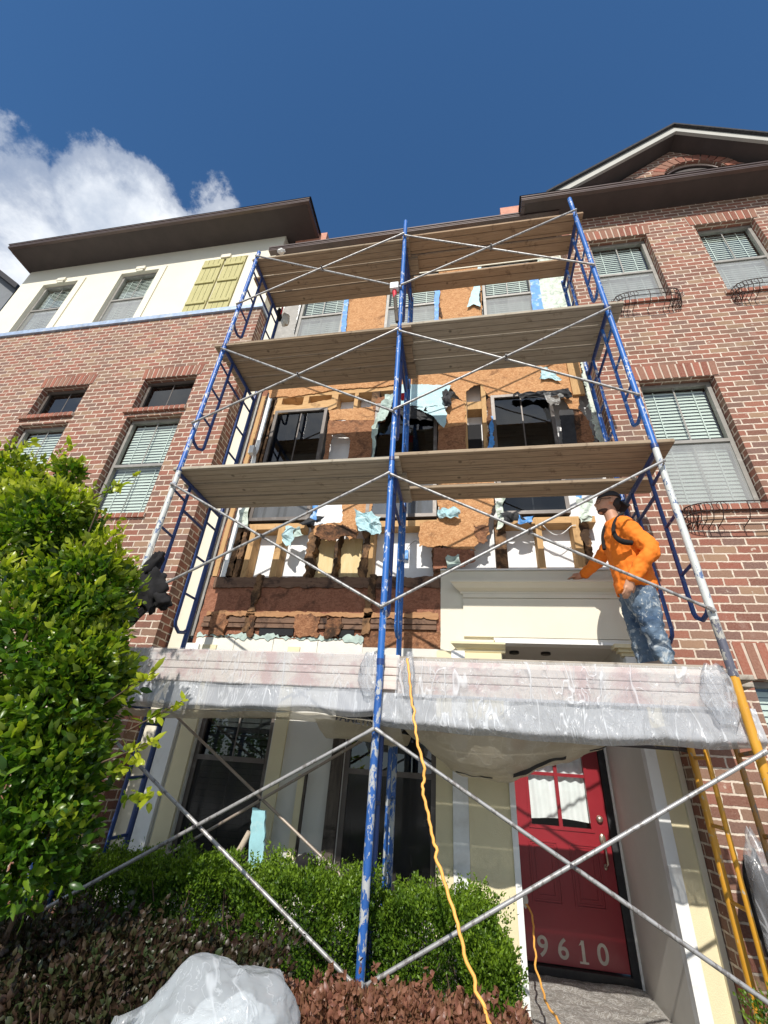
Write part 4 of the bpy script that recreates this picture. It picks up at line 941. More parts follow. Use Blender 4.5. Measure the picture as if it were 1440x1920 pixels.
# lowest deck: planks plus boards on edge along the front
z=Z(PZ[1])
for bay in (0,1):
    xa,xb_=(-3.1,-.53) if bay==0 else (-.70,1.69)
    for j in range(3):
        y0=DF+.112+j*(PW+.006)
        e=(.0,.30,.42)[j] if bay else 0
        plank(xa,xb_+e,y0,y0+PW,z+(.042 if bay else 0),.038,'plank_old',f"grey {ORD[j]} plank of the {'left' if bay==0 else 'right'} bay on the lowest deck behind the plastic")
FY=DF+.034
zt_l=(at(283,1214,FY).z+at(505,1221,FY).z)/2; zt_r=at(900,1240,FY).z
xe=at(749,1250,FY).x
for bay,(xa,xb_,zt_,rw_,yy) in enumerate(((-3.0,xe,zt_l,'left',FY),(xe-.12,1.64,zt_r,'right',FY+.038))):
    hs=(.093,.058,.097); zz=zt_
    for j,h in enumerate(hs):
        zz-=h
        plank(xa,xb_-.006*j,yy-.002*j,yy+.034,zz+.003,h-.004,'fascia_wood',f"{('top','middle','bottom')[j]} edge board under clear film on the {rw_} front of the lowest deck",grp='edge boards of the lowest deck')
# ---- plastic film over the lowest deck
def film(xa,xb_,zt_,seed,lo,bulge,mat_,name,lab,yo=.085):
    S=Vector((seed*5.3,seed*2.1,seed*1.3))
    def fn(u,v):
        x=xa+(xb_-xa)*u; zb=lo(x)
        z=zt_+.004+(zb-zt_)*v
        p=Vector((x,0,z)); a=noise.noise(Vector((x*9,z*3,seed)))*.014+noise.noise(Vector((x*22+z*10,z*8,seed+5)))*.008
        y=FY-.014-a*.7+(0 if yo>.1 else -.0)-(.0)
        if v>.55: y-=bulge*math.sin((v-.55)/.45*math.pi)*(.6+.4*noise.noise(Vector((x*4,0,seed))))
        z+=noise.noise(Vector((x*6,seed,v*3)))*.012*v
        return Vector((x,y,z))
    return solo(name,MB().grid(fn,int((xb_-xa)*45),18),mat_,lab,'plastic sheet')
film(-3.03,-.68,zt_l,1,lambda x:zt_l-.258,.0,'film_smooth','clear_film','clear film wrapped over the left edge boards of the lowest deck')
film(xe-.02,1.69,zt_r,2,lambda x:zt_r-.262,.0,'film_clear','clear_film','wrinkled clear film over the right edge boards of the lowest deck',.12)
# hanging skirts
def skirt(xa,xb_,z0,z1f,seed,m,lab,name='plastic_skirt',k=1.0):
    def fn(u,v):
        x=xa+(xb_-xa)*u; zb=z1f(x); z=z0+(zb-z0)*v
        a=noise.noise(Vector((x*3,z*1.5,seed)))*.035+noise.noise(Vector((x*13+z*9,z*4,seed+5)))*.016*k
        y=FY+.012-a*(.15+v)-.02*v
        if v>.85: y+=(v-.85)/.15*.07
        return Vector((x,y,z+noise.noise(Vector((x*3,seed,9)))*.025*v))
    return solo(name,MB().grid(fn,int((xb_-xa)*50),16),m,lab,'plastic sheet')
skirt(-3.08,-.63,zt_l-.235,lambda x:zt_l-.43-.012*math.sin(x*2),3,'film_skirt','smooth grey plastic skirt hanging below the left edge boards',k=.4)
skirt(-.63,1.76,zt_r-.235,lambda x:zt_r-.455-.03*math.sin((x+.5)*1.4),4,'film_drape','crinkled plastic skirt hanging below the right edge boards',k=1.3)
# beige hem under the left skirt
hm=MB(); 
hm.grid(lambda u,v:Vector((-3.08+2.43*u,FY+.02+.28*v,zt_l-.435-.035*v-.02*math.sin(u*7)+.01*noise.noise(Vector((u*20,v,0))))),60,6); solo('plastic_hem',hm,'film_tan','tan turned-back hem of the left plastic skirt seen from below','plastic sheet')
# gathered wrap end at the right post and the knot at the centre
def blob(name,c,rx,ry,rz,m,lab,cat,seed,amp=.25,fr=4,n=26,mm=18):
    mb=MB(); vs=[];fs=[]
    for j in range(mm+1):
        t=math.pi*j/mm
        for i in range(n):
            a=2*math.pi*i/n; d=Vector((math.sin(t)*math.cos(a),math.sin(t)*math.sin(a),math.cos(t)))
            k=1+amp*noise.noise(d*fr*.5+Vector((seed,0,0)))+amp*.5*abs(noise.noise(d*fr+Vector((0,seed,0))))
            vs.append(Vector(c)+Vector((d.x*rx,d.y*ry,d.z*rz))*k)
    for j in range(mm):
        for i in range(n): fs.append((j*n+i,(j+1)*n+i,(j+1)*n+(i+1)%n,j*n+(i+1)%n))
    mb.add(vs,fs,smooth=True); return solo(name,mb,m,lab,cat)
def fold(px,py,w,h,seed,lab,Y=None):
    c=at(px,py,FY-.03)
    def fn(u,v):
        a=2*math.pi*u; k=1+.35*noise.noise(Vector((math.cos(a)*2,math.sin(a)*2,v*3+seed)))+.2*noise.noise(Vector((math.cos(a)*5,math.sin(a)*5,v*8+seed)))
        rr=math.sin(math.pi*(.12+.80*v))**.6
        return c+Vector((math.cos(a)*w*k*rr,math.sin(a)*.03*k*rr,h*(v-.5)+.02*noise.noise(Vector((a,v*4,seed)))))
    solo('plastic_fold',MB().grid(fn,40,22),'film_smooth',lab,'plastic fold')
fold(694,1262,.085,.30,3,'loose clear plastic gathered left of the centre post')
fold(766,1262,.040,.30,8,'loose clear plastic gathered right of the centre post')
fold(1350,1300,.095,.36,5,'bunched clear plastic end at the right post of the lowest deck')
# sagging sheet under the right bay
T0=[(738,1345),(900,1352),(1100,1352),(1250,1362)]
def sag(u,v):
    x=-.53+1.95*u; zt_=.37
    dip=.34*math.sin(math.pi*min(1,max(0,u*1.12)))**.8*(1.12-.62*min(1,max(0,(u-.42)/.35)))*(1+.12*math.sin(u*9))
    y=3.37+.75*v; z=zt_-dip*math.sin(math.pi*v*.9)**.7*1.0
    z+=noise.noise(Vector((x*5,y*5,1)))*.03+noise.noise(Vector((x*13,y*11,4)))*.012
    return Vector((x,y,Z(z)))
SG=thing('sagging_sheet','sagging tan plastic and wrap hanging under the right bay above the red door','plastic sheet',(.4,3.6,Z(0)))
part('sheet',MB().grid(sag,70,30),'film_tan',SG)
def strap(u0,v0,u1,v1,w,m='felt',nm='tape_strip'):
    def fn(u,v):
        p=sag(u0+(u1-u0)*u,v0+(v1-v0)*u+w*(v-.5)); return p-Vector((0,.012,.012))
    part(nm,MB().grid(fn,16,3),m,SG)
strap(.42,.36,.60,.30,.05); strap(.68,.30,.92,.20,.025); strap(.22,.42,.35,.44,.03,'felt')
def sag2(u,v):
    x=-1.10+.63*u; return Vector((x,3.42+.7*v,Z(.32-.10*math.sin(math.pi*v)-.03*u+noise.noise(Vector((x*6,v*4,2)))*.02)))
S2=thing('sagging_sheet','short sagging strip of printed house wrap left of the centre post','plastic sheet',(-.8,3.6,Z(0)))
part('sheet',MB().grid(sag2,24,16),'film_tan',S2)
p=at(664,1349,3.40); textmesh('TAMLYN',.078,(p.x,3.40,p.z),(1,0,-.12),(0,.15,1),'felt',S2,'printed_lettering',.001,.002)
# ================================================================== PERSON
def ringloft(rings,n=22):
    """rings: (centre, axisA vec (half-width a), axisB vec) -> closed tube"""
    mb=MB(); vs=[]
    for c,A,B in rings:
        for k in range(n):
            t=2*math.pi*k/n; vs.append(Vector(c)+Vector(A)*math.cos(t)+Vector(B)*math.sin(t))
    fs=[]
    for i in range(len(rings)-1):
        for k in range(n):
            a=i*n+k; b=i*n+(k+1)%n; fs.append((a,b,b+n,a+n))
    fs.append(tuple(range(n))[::-1]); m=(len(rings)-1)*n; fs.append(tuple(range(m,m+n)))
    return vs,fs
def smoothpts(pts,k=5):
    # catmull-rom through (x,y,z,r,...) tuples
    P=[tuple(p) for p in pts]; mx_=max(len(p) for p in P); P=[np.array(p if len(p)==mx_ else p+(p[-1],)*(mx_-len(p)),float) for p in P]; P=[2*P[0]-P[1]]+P+[2*P[-1]-P[-2]]; out=[]
    for i in range(1,len(P)-2):
        for j in range(k):
            t=j/k; a,b,c,d=P[i-1:i+3]; out.append(.5*((2*b)+(-a+c)*t+(2*a-5*b+4*c-d)*t*t+(-a+3*b-3*c+d)*t**3))
    out.append(P[-2]); return out
def limb(mb,pts,k=5,n=16,flat=None):
    S=smoothpts(pts,k); C=[Vector(p[:3]) for p in S]; rings=[]; u=None
    for i,c in enumerate(C):
        t=(C[min(i+1,len(C)-1)]-C[max(i-1,0)]).normalized()
        ref=Vector((0,1,0)) if abs(t.y)<.9 else Vector((1,0,0))
        B=(ref-t*ref.dot(t)).normalized(); A=t.cross(B)
        ra=S[i][3]; rb=S[i][4] if len(S[i])>4 else ra
        rings.append((c,A*ra,B*rb))
    rings=[(C[0]-(C[1]-C[0]).normalized()*S[0][3]*.4,rings[0][1]*.5,rings[0][2]*.5)]+rings+[(C[-1]+(C[-1]-C[-2]).normalized()*S[-1][3]*.5,rings[-1][1]*.5,rings[-1][2]*.5)]
    vs,fs=ringloft(rings,n); mb.add(vs,fs,smooth=True); return mb
def remesh(o,vox,smooth=4,wr=None):
    r=o.modifiers.new('r','REMESH'); r.mode='VOXEL'; r.voxel_size=vox; r.use_smooth_shade=True
    s=o.modifiers.new('s','SMOOTH'); s.factor=.5; s.iterations=smooth
    if wr:
        t=bpy.data.textures.new('w','CLOUDS'); t.noise_scale=wr[1]; t.noise_depth=3
        d=o.modifiers.new('d','DISPLACE'); d.texture=t; d.strength=wr[0]; d.mid_level=.5; d.texture_coords='LOCAL'
YC=3.80
def pj(px,py,Y): return tuple(at(px,py,Y))
PER=thing('person','worker in orange long-sleeved shirt, backwards dark cap and paint-stained jeans on the lowest deck','person',(at(1225,1245,YC).x,YC,Z(PZ[1])+.08))
neck=Vector(pj(1150,978,YC+.02)); head=Vector(pj(1138,945,YC+.02))
shN=Vector(pj(1172,988,YC-.17)); shF=Vector(pj(1150,1012,YC+.20)); 
chest=Vector(pj(1168,1020,YC)); waist=Vector(pj(1186,1075,YC)); hip=Vector(pj(1195,1112,YC))
def torso(mb,infl,z0=0):
    pts=[(hip,.142,.178),(waist,.138,.172),(waist.lerp(chest,.5),.13,.175),(chest,.135,.205),(chest.lerp(neck,.35),.125,.215),(chest.lerp(neck,.62),.10,.19),(neck,.062,.07)]
    S=smoothpts([(*p,a,b) for p,a,b in pts],5); C=[Vector(p[:3]) for p in S]; rings=[]
    for i,c in enumerate(C):
        t=(C[min(i+1,len(C)-1)]-C[max(i-1,0)]).normalized(); B=(Vector((0,1,0))-t*t.y).normalized(); A=t.cross(B)
        rings.append((c,A*(S[i][3]+infl),B*(S[i][4]+infl)))
    vs,fs=ringloft(rings,24); mb.add(vs,fs,smooth=True)
elN=Vector(pj(1222,1030,YC-.28)); haN=Vector(pj(1183,1086,YC-.24))
elF=Vector(pj(1124,1050,YC+.42)); haF=Vector(pj(1093,1079,4.49))
def arms(mb,i_,hand=False):
    limb(mb,[(*chest.lerp(neck,.35),.07+i_),(*shN,.078+i_),(*shN.lerp(elN,.5),.060+i_),(*elN,.052+i_),(*elN.lerp(haN,.45),.048+i_),(*haN,.034+i_)])
    limb(mb,[(*chest.lerp(neck,.35),.07+i_),(*shF,.072+i_),(*shF.lerp(elF,.5),.056+i_),(*elF,.048+i_),(*elF.lerp(haF,.5),.043+i_),(*haF,.032+i_)])
kzN=Vector(pj(1226,1182,YC-.12)); fzN=Vector(pj(1256,1268,YC-.12)); kzF=Vector(pj(1196,1182,YC+.13)); fzF=Vector(pj(1216,1262,YC+.14))
dk=Z(PZ[1])+.04+.04+.01
def legs(mb,i_,bare=False):
    for kz,fz,s in ((kzN,fzN,-1),(kzF,fzF,1)):
        h=hip+Vector((0,.085*s,-.02)); ank=fz.copy(); ank.z=dk+.045; ank.y=kz.y
        limb(mb,[(*h,.10+i_,.095+i_),(*h.lerp(kz,.5),.088+i_,.086+i_),(*kz,.066+i_),(*kz.lerp(ank,.4),.062+i_),(*ank,.045+i_)])
        if bare: pass
FT=[]
body=MB(); torso(body,-.012); arms(body,-.008); legs(body,-.012)
limb(body,[(*chest.lerp(neck,.5),.07),(*neck,.058),(*neck.lerp(head,.75),.056)])
# head: cranium, face, jaw, nose, ears -- facing -X, looking slightly up
fw=Vector((-.96,-.10,-.02)).normalized(); upv=Vector((.12,0,.99)).normalized(); sdv=fw.cross(upv).normalized()
def hp(f,s,u): return head+fw*f+sdv*s+upv*u
def ell(mb,f,s,u,rf,rs,ru):
    m=MB(); sphere(m,(0,0,0),1,1,1,18,12); vs=[hp(f,s,u)+fw*(v.x*rf)+sdv*(v.y*rs)+upv*(v.z*ru) for v in m.v]; mb.add(vs,m.f,smooth=True)
ell(body,-.015,0,.03,.098,.077,.095); ell(body,.035,0,-.02,.062,.062,.085); ell(body,.050,0,-.083,.036,.038,.028); ell(body,.01,0,-.06,.06,.055,.05)
ell(body,.098,0,-.012,.020,.013,.022); ell(body,.090,0,.012,.014,.010,.03); ell(body,.086,0,-.048,.014,.025,.009); ell(body,.083,0,-.062,.014,.022,.009); ell(body,.085,0,.032,.012,.045,.010)
for s in (-1,1): ell(body,-.012,s*.077,-.005,.018,.010,.031)
# hands
def hand(mb,w,d,pn,L=.09,curl=.3,thumb=1):
    d=Vector(d).normalized(); pn=Vector(pn).normalized(); sd_=d.cross(pn).normalized()
    palm=w+d*.05
    limb(mb,[(*w,.030,.030),(*(w+d*.03),.036,.022),(*(w+d*.085),.038,.018)],4,12)
    for i,(o,l) in enumerate(((-.030,.068),(-.010,.078),(.010,.072),(.029,.056))):
        b=w+d*.088+sd_*o; p1=b+(d-pn*curl*.3).normalized()*l*.42; p2=p1+(d-pn*curl).normalized()*l*.33; p3=p2+(d-pn*curl*1.8).normalized()*l*.25
        limb(mb,[(*(b-d*.015),.0095),(*p1,.009),(*p2,.0085),(*p3,.007)],3,8)
    b=w+d*.03-sd_*.030*thumb; limb(mb,[(*b,.013),(*(b+(d*.6-sd_*thumb*.8)*.032),.011),(*(b+(d*.9-sd_*thumb*.6)*.06-pn*.01),.009)],3,8)
hand(body,haF,(-1,.02,-.16),(0,-.2,1),curl=.35,thumb=-1)
hand(body,haN,(-.35,.25,-.9),(.6,-.8,.1),curl=.5,thumb=1)
bo=part('body',body,'skin',PER); remesh(bo,.0065,2)
sh=MB(); torso(sh,.012); arms(sh,.012)
so_=part('shirt',sh,'orange_shirt',PER); remesh(so_,.011,5,(.042,.07))
je=MB(); legs(je,.012)
S=[(*(hip+Vector((0,0,-.09))),.10,.14),(*hip,.132,.168),(*hip.lerp(waist,.75),.128,.162)]; limb(je,[(p[0],p[1],p[2],p[3],p[4]) for p in S],4,22)
jo=part('jeans',je,'jeans',PER); remesh(jo,.011,4,(.042,.055))
bt=MB()
for fz,kz in ((fzN,kzN),(fzF,kzF)):
    a=Vector((fz.x,kz.y,dk)); limb(bt,[(a.x+.05,a.y,a.z+.035,.045,.045),(a.x-.05,a.y,a.z+.03,.04,.045),(a.x-.17,a.y,a.z+.02,.03,.045)],4,12); limb(bt,[(a.x,a.y,a.z+.03,.05),(a.x,a.y,a.z+.13,.052)],3,12)
remesh(part('boots',bt,'boots',PER),.01,2)
# cap worn backwards, hair, glasses
cp=MB(); m=MB(); sphere(m,(0,0,0),1,1,1,24,14)
vs=[]; 
for v in m.v:
    u=max(v.z,.04); vs.append(hp(-.018,0,.042)+fw*(v.x*.110)+sdv*(v.y*.090)+upv*(u*.092))
cp.add(vs,m.f,smooth=True)
cp.grid(lambda u,v:hp(-.10-.105*v*math.sqrt(max(0,1-(1.6*(u-.5))**2)),(u-.5)*.15*(1-.15*v),.035-.045*v-.05*(2*(u-.5))**2),12,6)
cp.grid(lambda u,v:hp(-.10-.105*v*math.sqrt(max(0,1-(1.6*(u-.5))**2)),(u-.5)*.15*(1-.15*v),.029-.045*v-.05*(2*(u-.5))**2),12,6)
part('cap',cp,'cap',PER)
hr=MB(); m2=[hp(-.062,0,-.004)+fw*(v.x*.062)+sdv*(v.y*.075)+upv*(v.z*.072) for v in m.v]; hr.add(m2,m.f,smooth=True); part('hair',hr,'hair',PER)
bd=MB(); m3=[hp(.028,0,-.082)+fw*(v.x*.060)+sdv*(v.y*.050)+upv*(v.z*.030) for v in m.v]; bd.add(m3,m.f,smooth=True); part('beard',bd,'beard',PER)
gl_=MB(); 
for s in (-1,1):
    gl_.tube([hp(.098,s*.010,.012),hp(.095,s*.045,.016),hp(.075,s*.075,.014),hp(-.01,s*.083,.018)],.0035,6)
    gl_.tube([hp(.100,s*.012,-.008),hp(.094,s*.03,-.016),hp(.084,s*.055,-.010),hp(.078,s*.068,.010)],.0022,5)
part('safety_glasses',gl_,'lens_dark',PER)
# back support straps
def strapb(pts,w,nm='shoulder_strap'):
    mb=MB(); S=smoothpts([tuple(p) for p in pts],6)
    mb.tube([Vector(s[:3]) for s in S],w,8); part(nm,mb,'cloth_black',PER)
n1_=chest.lerp(neck,.6)
mb=MB(); S=smoothpts([(*at(1168,962,YC-.10),.012),(*at(1155,974,YC-.16),.014),(*at(1150,992,YC-.205),.016),(*at(1156,1008,YC-.235),.020),(*at(1170,1016,YC-.25),.024),(*at(1186,1018,YC-.25),.020)],6)
mb.tube([Vector(q[:3]) for q in S],[q[3] for q in S],10); part('shoulder_strap',mb,'cloth_black',PER)
mb=MB(); S=smoothpts([(*at(1143,970,YC+.06),.010),(*at(1133,990,YC+.03),.012),(*at(1130,1008,YC-.0),.014),(*at(1133,1030,YC-.02),.015)],6)
mb.tube([Vector(q[:3]) for q in S],[q[3] for q in S],10); part('shoulder_strap',mb,'cloth_black',PER)
# ================================================================== HANGING AND LOOSE THINGS
J=thing('jacket','black jacket and bag hanging on the lower left scaffold post','jacket',at(285,1130,DF))
def lump(par,name,c,rx,ry,rz,m,seed,amp=.5,rot=0):
    mb=MB(); n,mm=30,22; vs=[];fs=[]
    for j in range(mm+1):
        t=math.pi*j/mm
        for i in range(n):
            a=2*math.pi*i/n; d=Vector((math.sin(t)*math.cos(a),math.sin(t)*math.sin(a),math.cos(t)))
            k=1+amp*noise.noise(d*1.6+Vector((seed,0,0)))+amp*.6*abs(noise.noise(d*4+Vector((0,seed,0))))
            q=Vector((d.x*rx,d.y*ry,d.z*rz))*k; q=Vector((q.x*math.cos(rot)-q.z*math.sin(rot),q.y,q.x*math.sin(rot)+q.z*math.cos(rot))); vs.append(Vector(c)+q)
    for j in range(mm):
        for i in range(n): fs.append((j*n+i,(j+1)*n+i,(j+1)*n+(i+1)%n,j*n+(i+1)%n))
    mb.add(vs,fs,smooth=True); return part(name,mb,m,par)
lump(J,'cloth',at(283,1105,DF-.06),.12,.07,.17,'cloth_black',2,.6,.2)
lump(J,'cloth',at(287,1060,DF-.06),.055,.05,.13,'cloth_black',5,.5,-.3)
lump(J,'sleeve',at(262,1150,DF-.03),.03,.03,.12,'cloth_black',8,.4,-.5)
lump(J,'cloth',at(302,1125,DF-.05),.06,.06,.10,'cloth_black',11,.5,.9)
part('strap',MB().tube([at(290,1020,DF-.02),at(284,1040,DF-.05),at(283,1075,DF-.07)],.008,6),'window_grey',J)
# red tape on posts
for k,(px,py,Y,lab) in enumerate(((757,744,DR-.03,'red ribbon tied to the centre rear post above the second deck'),(743,541,DF-.04,'dark tool with red grip hanging at the centre post on the third deck'))):
    c=at(px,py,Y)
    if k==0: solo('ribbon',MB().box(c.x-.035,c.x+.035,c.y-.03,c.y+.04,c.z-.03,c.z+.04),'red_ribbon',lab,'ribbon')
    else:
        T=thing('power_tool',lab,'tool',c-Vector((0,0,.4)))
        part('tool_head',MB().box(c.x-.07,c.x+.03,c.y-.05,c.y+.01,c.z-.05,c.z+.06),'white_trim',T); part('grip',MB().tube([c+Vector((-.02,0,-.05)),c+Vector((-.01,0,-.18))],[.03,.02],8),'red_ribbon',T)
        part('hose',MB().tube([c+Vector((-.01,0,-.15)),c+Vector((.01,.01,-.35)),c+Vector((.04,.02,-.62))],.022,8),'dark_board',T)
B=thing('bucket_bag','open bag of sealant tubes hanging at the left rear post above the third deck','bag',at(535,612,DR-.1))
lump(B,'bag',at(535,600,DR-.1),.07,.05,.13,'plastic_bit',3,.4,.1); lump(B,'bag',at(524,590,DR-.12),.035,.04,.16,'cloth_black',6,.4,.2)
part('nozzle',MB().tube([at(527,588,DR-.18),at(530,577,DR-.18)],.012,6),'red_ribbon',B)
c=at(527,473,DF+.1); blob('paper_wad',c+Vector((0,0,.02)),.05,.04,.035,'white_trim','small white wad lying on the left end of the top deck','paper',4,.5)
# junction box between studs, with wire
c=at(761,1040,YB-.03); E=thing('electrical_box','small blue electrical box on the white board behind the centre post','electrical box',c)
part('box',MB().box(c.x-.035,c.x+.03,c.y-.02,c.y+.02,c.z-.06,c.z+.05),'blue_tape',E)
part('cable',MB().tube([c+Vector((0,0,.05)),c+Vector((.03,.0,.12)),c+Vector((.10,.0,.18)),c+Vector((.25,.0,.20))],.004,5),'window_grey',E)
solo('cable',MB().tube([at(1018+(1080-1018)*t,985+18*math.sin(math.pi*min(1,t*1.15)),YM-.02) for t in [k/12 for k in range(13)]],.005,5),'white_trim','thin white cable sagging between studs left of the worker','cable')
# cords
def cord(pts,r,lab):
    S=smoothpts([tuple(at(x,y,Y)) for x,y,Y in pts],6); C=[Vector(s)+Vector((noise.noise(Vector((i*.35,0,1)))*.018,0,0)) for i,s in enumerate(S)]
    solo('extension_cord',MB().tube(C,r,8),'orange_cord',lab,'cord')
cord([(764,1235,3.28),(768,1265,3.24),(771,1310,3.22),(777,1345,3.20),(780,1380,3.14),(791,1420,2.95),(795,1460,2.94),(794,1490,2.93),(803,1530,2.92),(812,1570,2.91),(818,1600,2.90),(833,1655,2.88),(848,1700,2.86),(862,1750,2.84),(885,1830,2.82),(905,1885,2.80),(930,1945,2.78),(950,1990,2.76)],.0085,'orange extension cord dangling from the lowest deck past the centre post')
cord([(984,1690,5.3),(998,1716,5.2),(1001,1760,5.0),(1005,1810,4.8),(1018,1860,4.6),(1030,1890,4.4),(1052,1925,4.2),(1070,1980,4.0)],.008,'thin orange cord lying in the porch beside the red door')
blob('cord_plug',at(983,1685,5.3),.03,.03,.06,'plastic_bit','pale plug head on the cord beside the door','plug',2,.2)
# leaning blue-painted board and stakes near the hedge
bp=[at(473,1514,4.2),at(497,1520,4.2),at(494,1640,4.2),at(464,1640,4.2)]
solo('foam_board',MB().prism(ragged(bp,.006,.05),.03),'stone_blue','pale blue peeling board standing behind the hedge','board')
solo('stake',MB().tube([at(440,1610,4.25),at(468,1560,4.25)],.025,8),'fascia_bare','short rough wooden stake leaning on the blue board','stake')
solo('scrap_board',MB().prism([at(525,1600,4.1),at(565,1625,4.1),at(560,1660,4.1),at(525,1660,4.1)],.02),'white_trim','white scrap board poking out of the hedge','board')
blob('black_rag',at(575,1625,4.0),.09,.06,.06,'cloth_black','black rag lying on top of the hedge','rag',5,.5)
# plastic bags
def bagfn(c,R_,seed,cre):
    def fn(u,v):
        a=2*math.pi*u; t=math.pi*.62*v; d=Vector((math.sin(t)*math.cos(a),math.sin(t)*math.sin(a),math.cos(t)))
        k=1+.22*noise.noise(d*1.3+Vector((seed,0,0)))-cre*abs(noise.noise(d*2.3+Vector((0,seed,0))))-cre*.5*abs(noise.noise(d*5+Vector((0,0,seed))))
        q=Vector((d.x*R_[0],d.y*R_[1],d.z*R_[2]))*k
        q.x+=.10*(q.z/R_[2])*R_[0]*2; return Vector(c)+q
    return fn
cb=at(375,2000,1.75); solo('plastic_bag',MB().grid(bagfn(cb,(.27,.22,.225),12,.09),80,50),'film_bag','big clear bag of white plastic in the bottom foreground','plastic bag')
solo('bag_filling',MB().grid(bagfn(cb+Vector((.01,.02,-.03)),(.21,.17,.17),15,.30),60,40),'curtain','crumpled white sheeting inside the big clear bag','plastic sheet')
solo('bag_corner',MB().grid(lambda u,v:at(215+90*u-30*v,1905-35*u+60*v,1.7)+Vector((0,-.03*math.sin(u*5)-.02*noise.noise(Vector((u*4,v*4,1))),0)),14,10),'film_bag','loose corner of clear plastic left of the big bag','plastic sheet')
blob('plastic_bag',at(1450,1700,4.05),.10,.10,.36,'film_smooth','clear plastic rolled beside the right brick wall behind the yellow frame','plastic bag',6,.35)
blob('debris_sack',at(1436,1700,4.14),.09,.05,.26,'cloth_black','dark debris inside the clear plastic by the right brick wall','debris',8,.4)
# ================================================================== PLANTS
def leaves(P,N,L,Wd,name,m,par,tips=None,lab=None,kind=None,bend=.25):
    """P: n x3 leaf bases, N: n x3 leaf directions"""
    n=len(P); N=N/np.linalg.norm(N,axis=1)[:,None]
    R_=rng.normal(size=(n,3)); S_=np.cross(N,R_); S_/=np.linalg.norm(S_,axis=1)[:,None]; U_=np.cross(S_,N)
    l=(L*rng.uniform(.45,1.3,n))[:,None]; w=(Wd*rng.uniform(.7,1.2,n))[:,None]
    ro=np.array(root_of(par).location)
    pts=[P,P+N*l*.22+S_*w*.42-U_*l*bend*.05,P+N*l*.58+S_*w*.46-U_*l*bend*.35,P+N*l-U_*l*bend,P+N*l*.58-S_*w*.46-U_*l*bend*.35,P+N*l*.22-S_*w*.42-U_*l*bend*.05,P+N*l*.42+U_*w*.10]
    V=np.stack(pts,1).reshape(-1,3)-ro; K=7
    i=np.arange(n)*K
    F=np.stack([i,i+1,i+6, i+1,i+2,i+6, i+2,i+3,i+6, i+3,i+4,i+6, i+4,i+5,i+6, i+5,i,i+6],1).reshape(-1,3)
    me=bpy.data.meshes.new(name); me.from_pydata(V.tolist(),[],F.tolist())
    if tips is not None:
        at_=me.attributes.new('tip','FLOAT','POINT'); at_.data.foreach_set('value',np.repeat(tips,K).astype(np.float32))
    me.polygons.foreach_set('use_smooth',[True]*len(F)); me.materials.append(M[m]); me.update()
    o=bpy.data.objects.new(name,me); COL.objects.link(o); o.parent=par
    if lab:o['label']=lab
    if kind:o['kind']=kind
    return o
def nz(P,s,seed):
    return np.array([noise.noise(Vector((p[0]*s+seed,p[1]*s,p[2]*s))) for p in P])
def shell(c,r,n,seed,inner=.55,lump=.25,fs=2.2):
    D=rng.normal(size=(n,3)); D/=np.linalg.norm(D,axis=1)[:,None]
    k=1+lump*2*nz(D*1.0,fs,seed)
    t=rng.uniform(inner,1.0,n)**.5
    P=np.array(c)+D*np.array(r)*(k*t)[:,None]
    return P,D,t
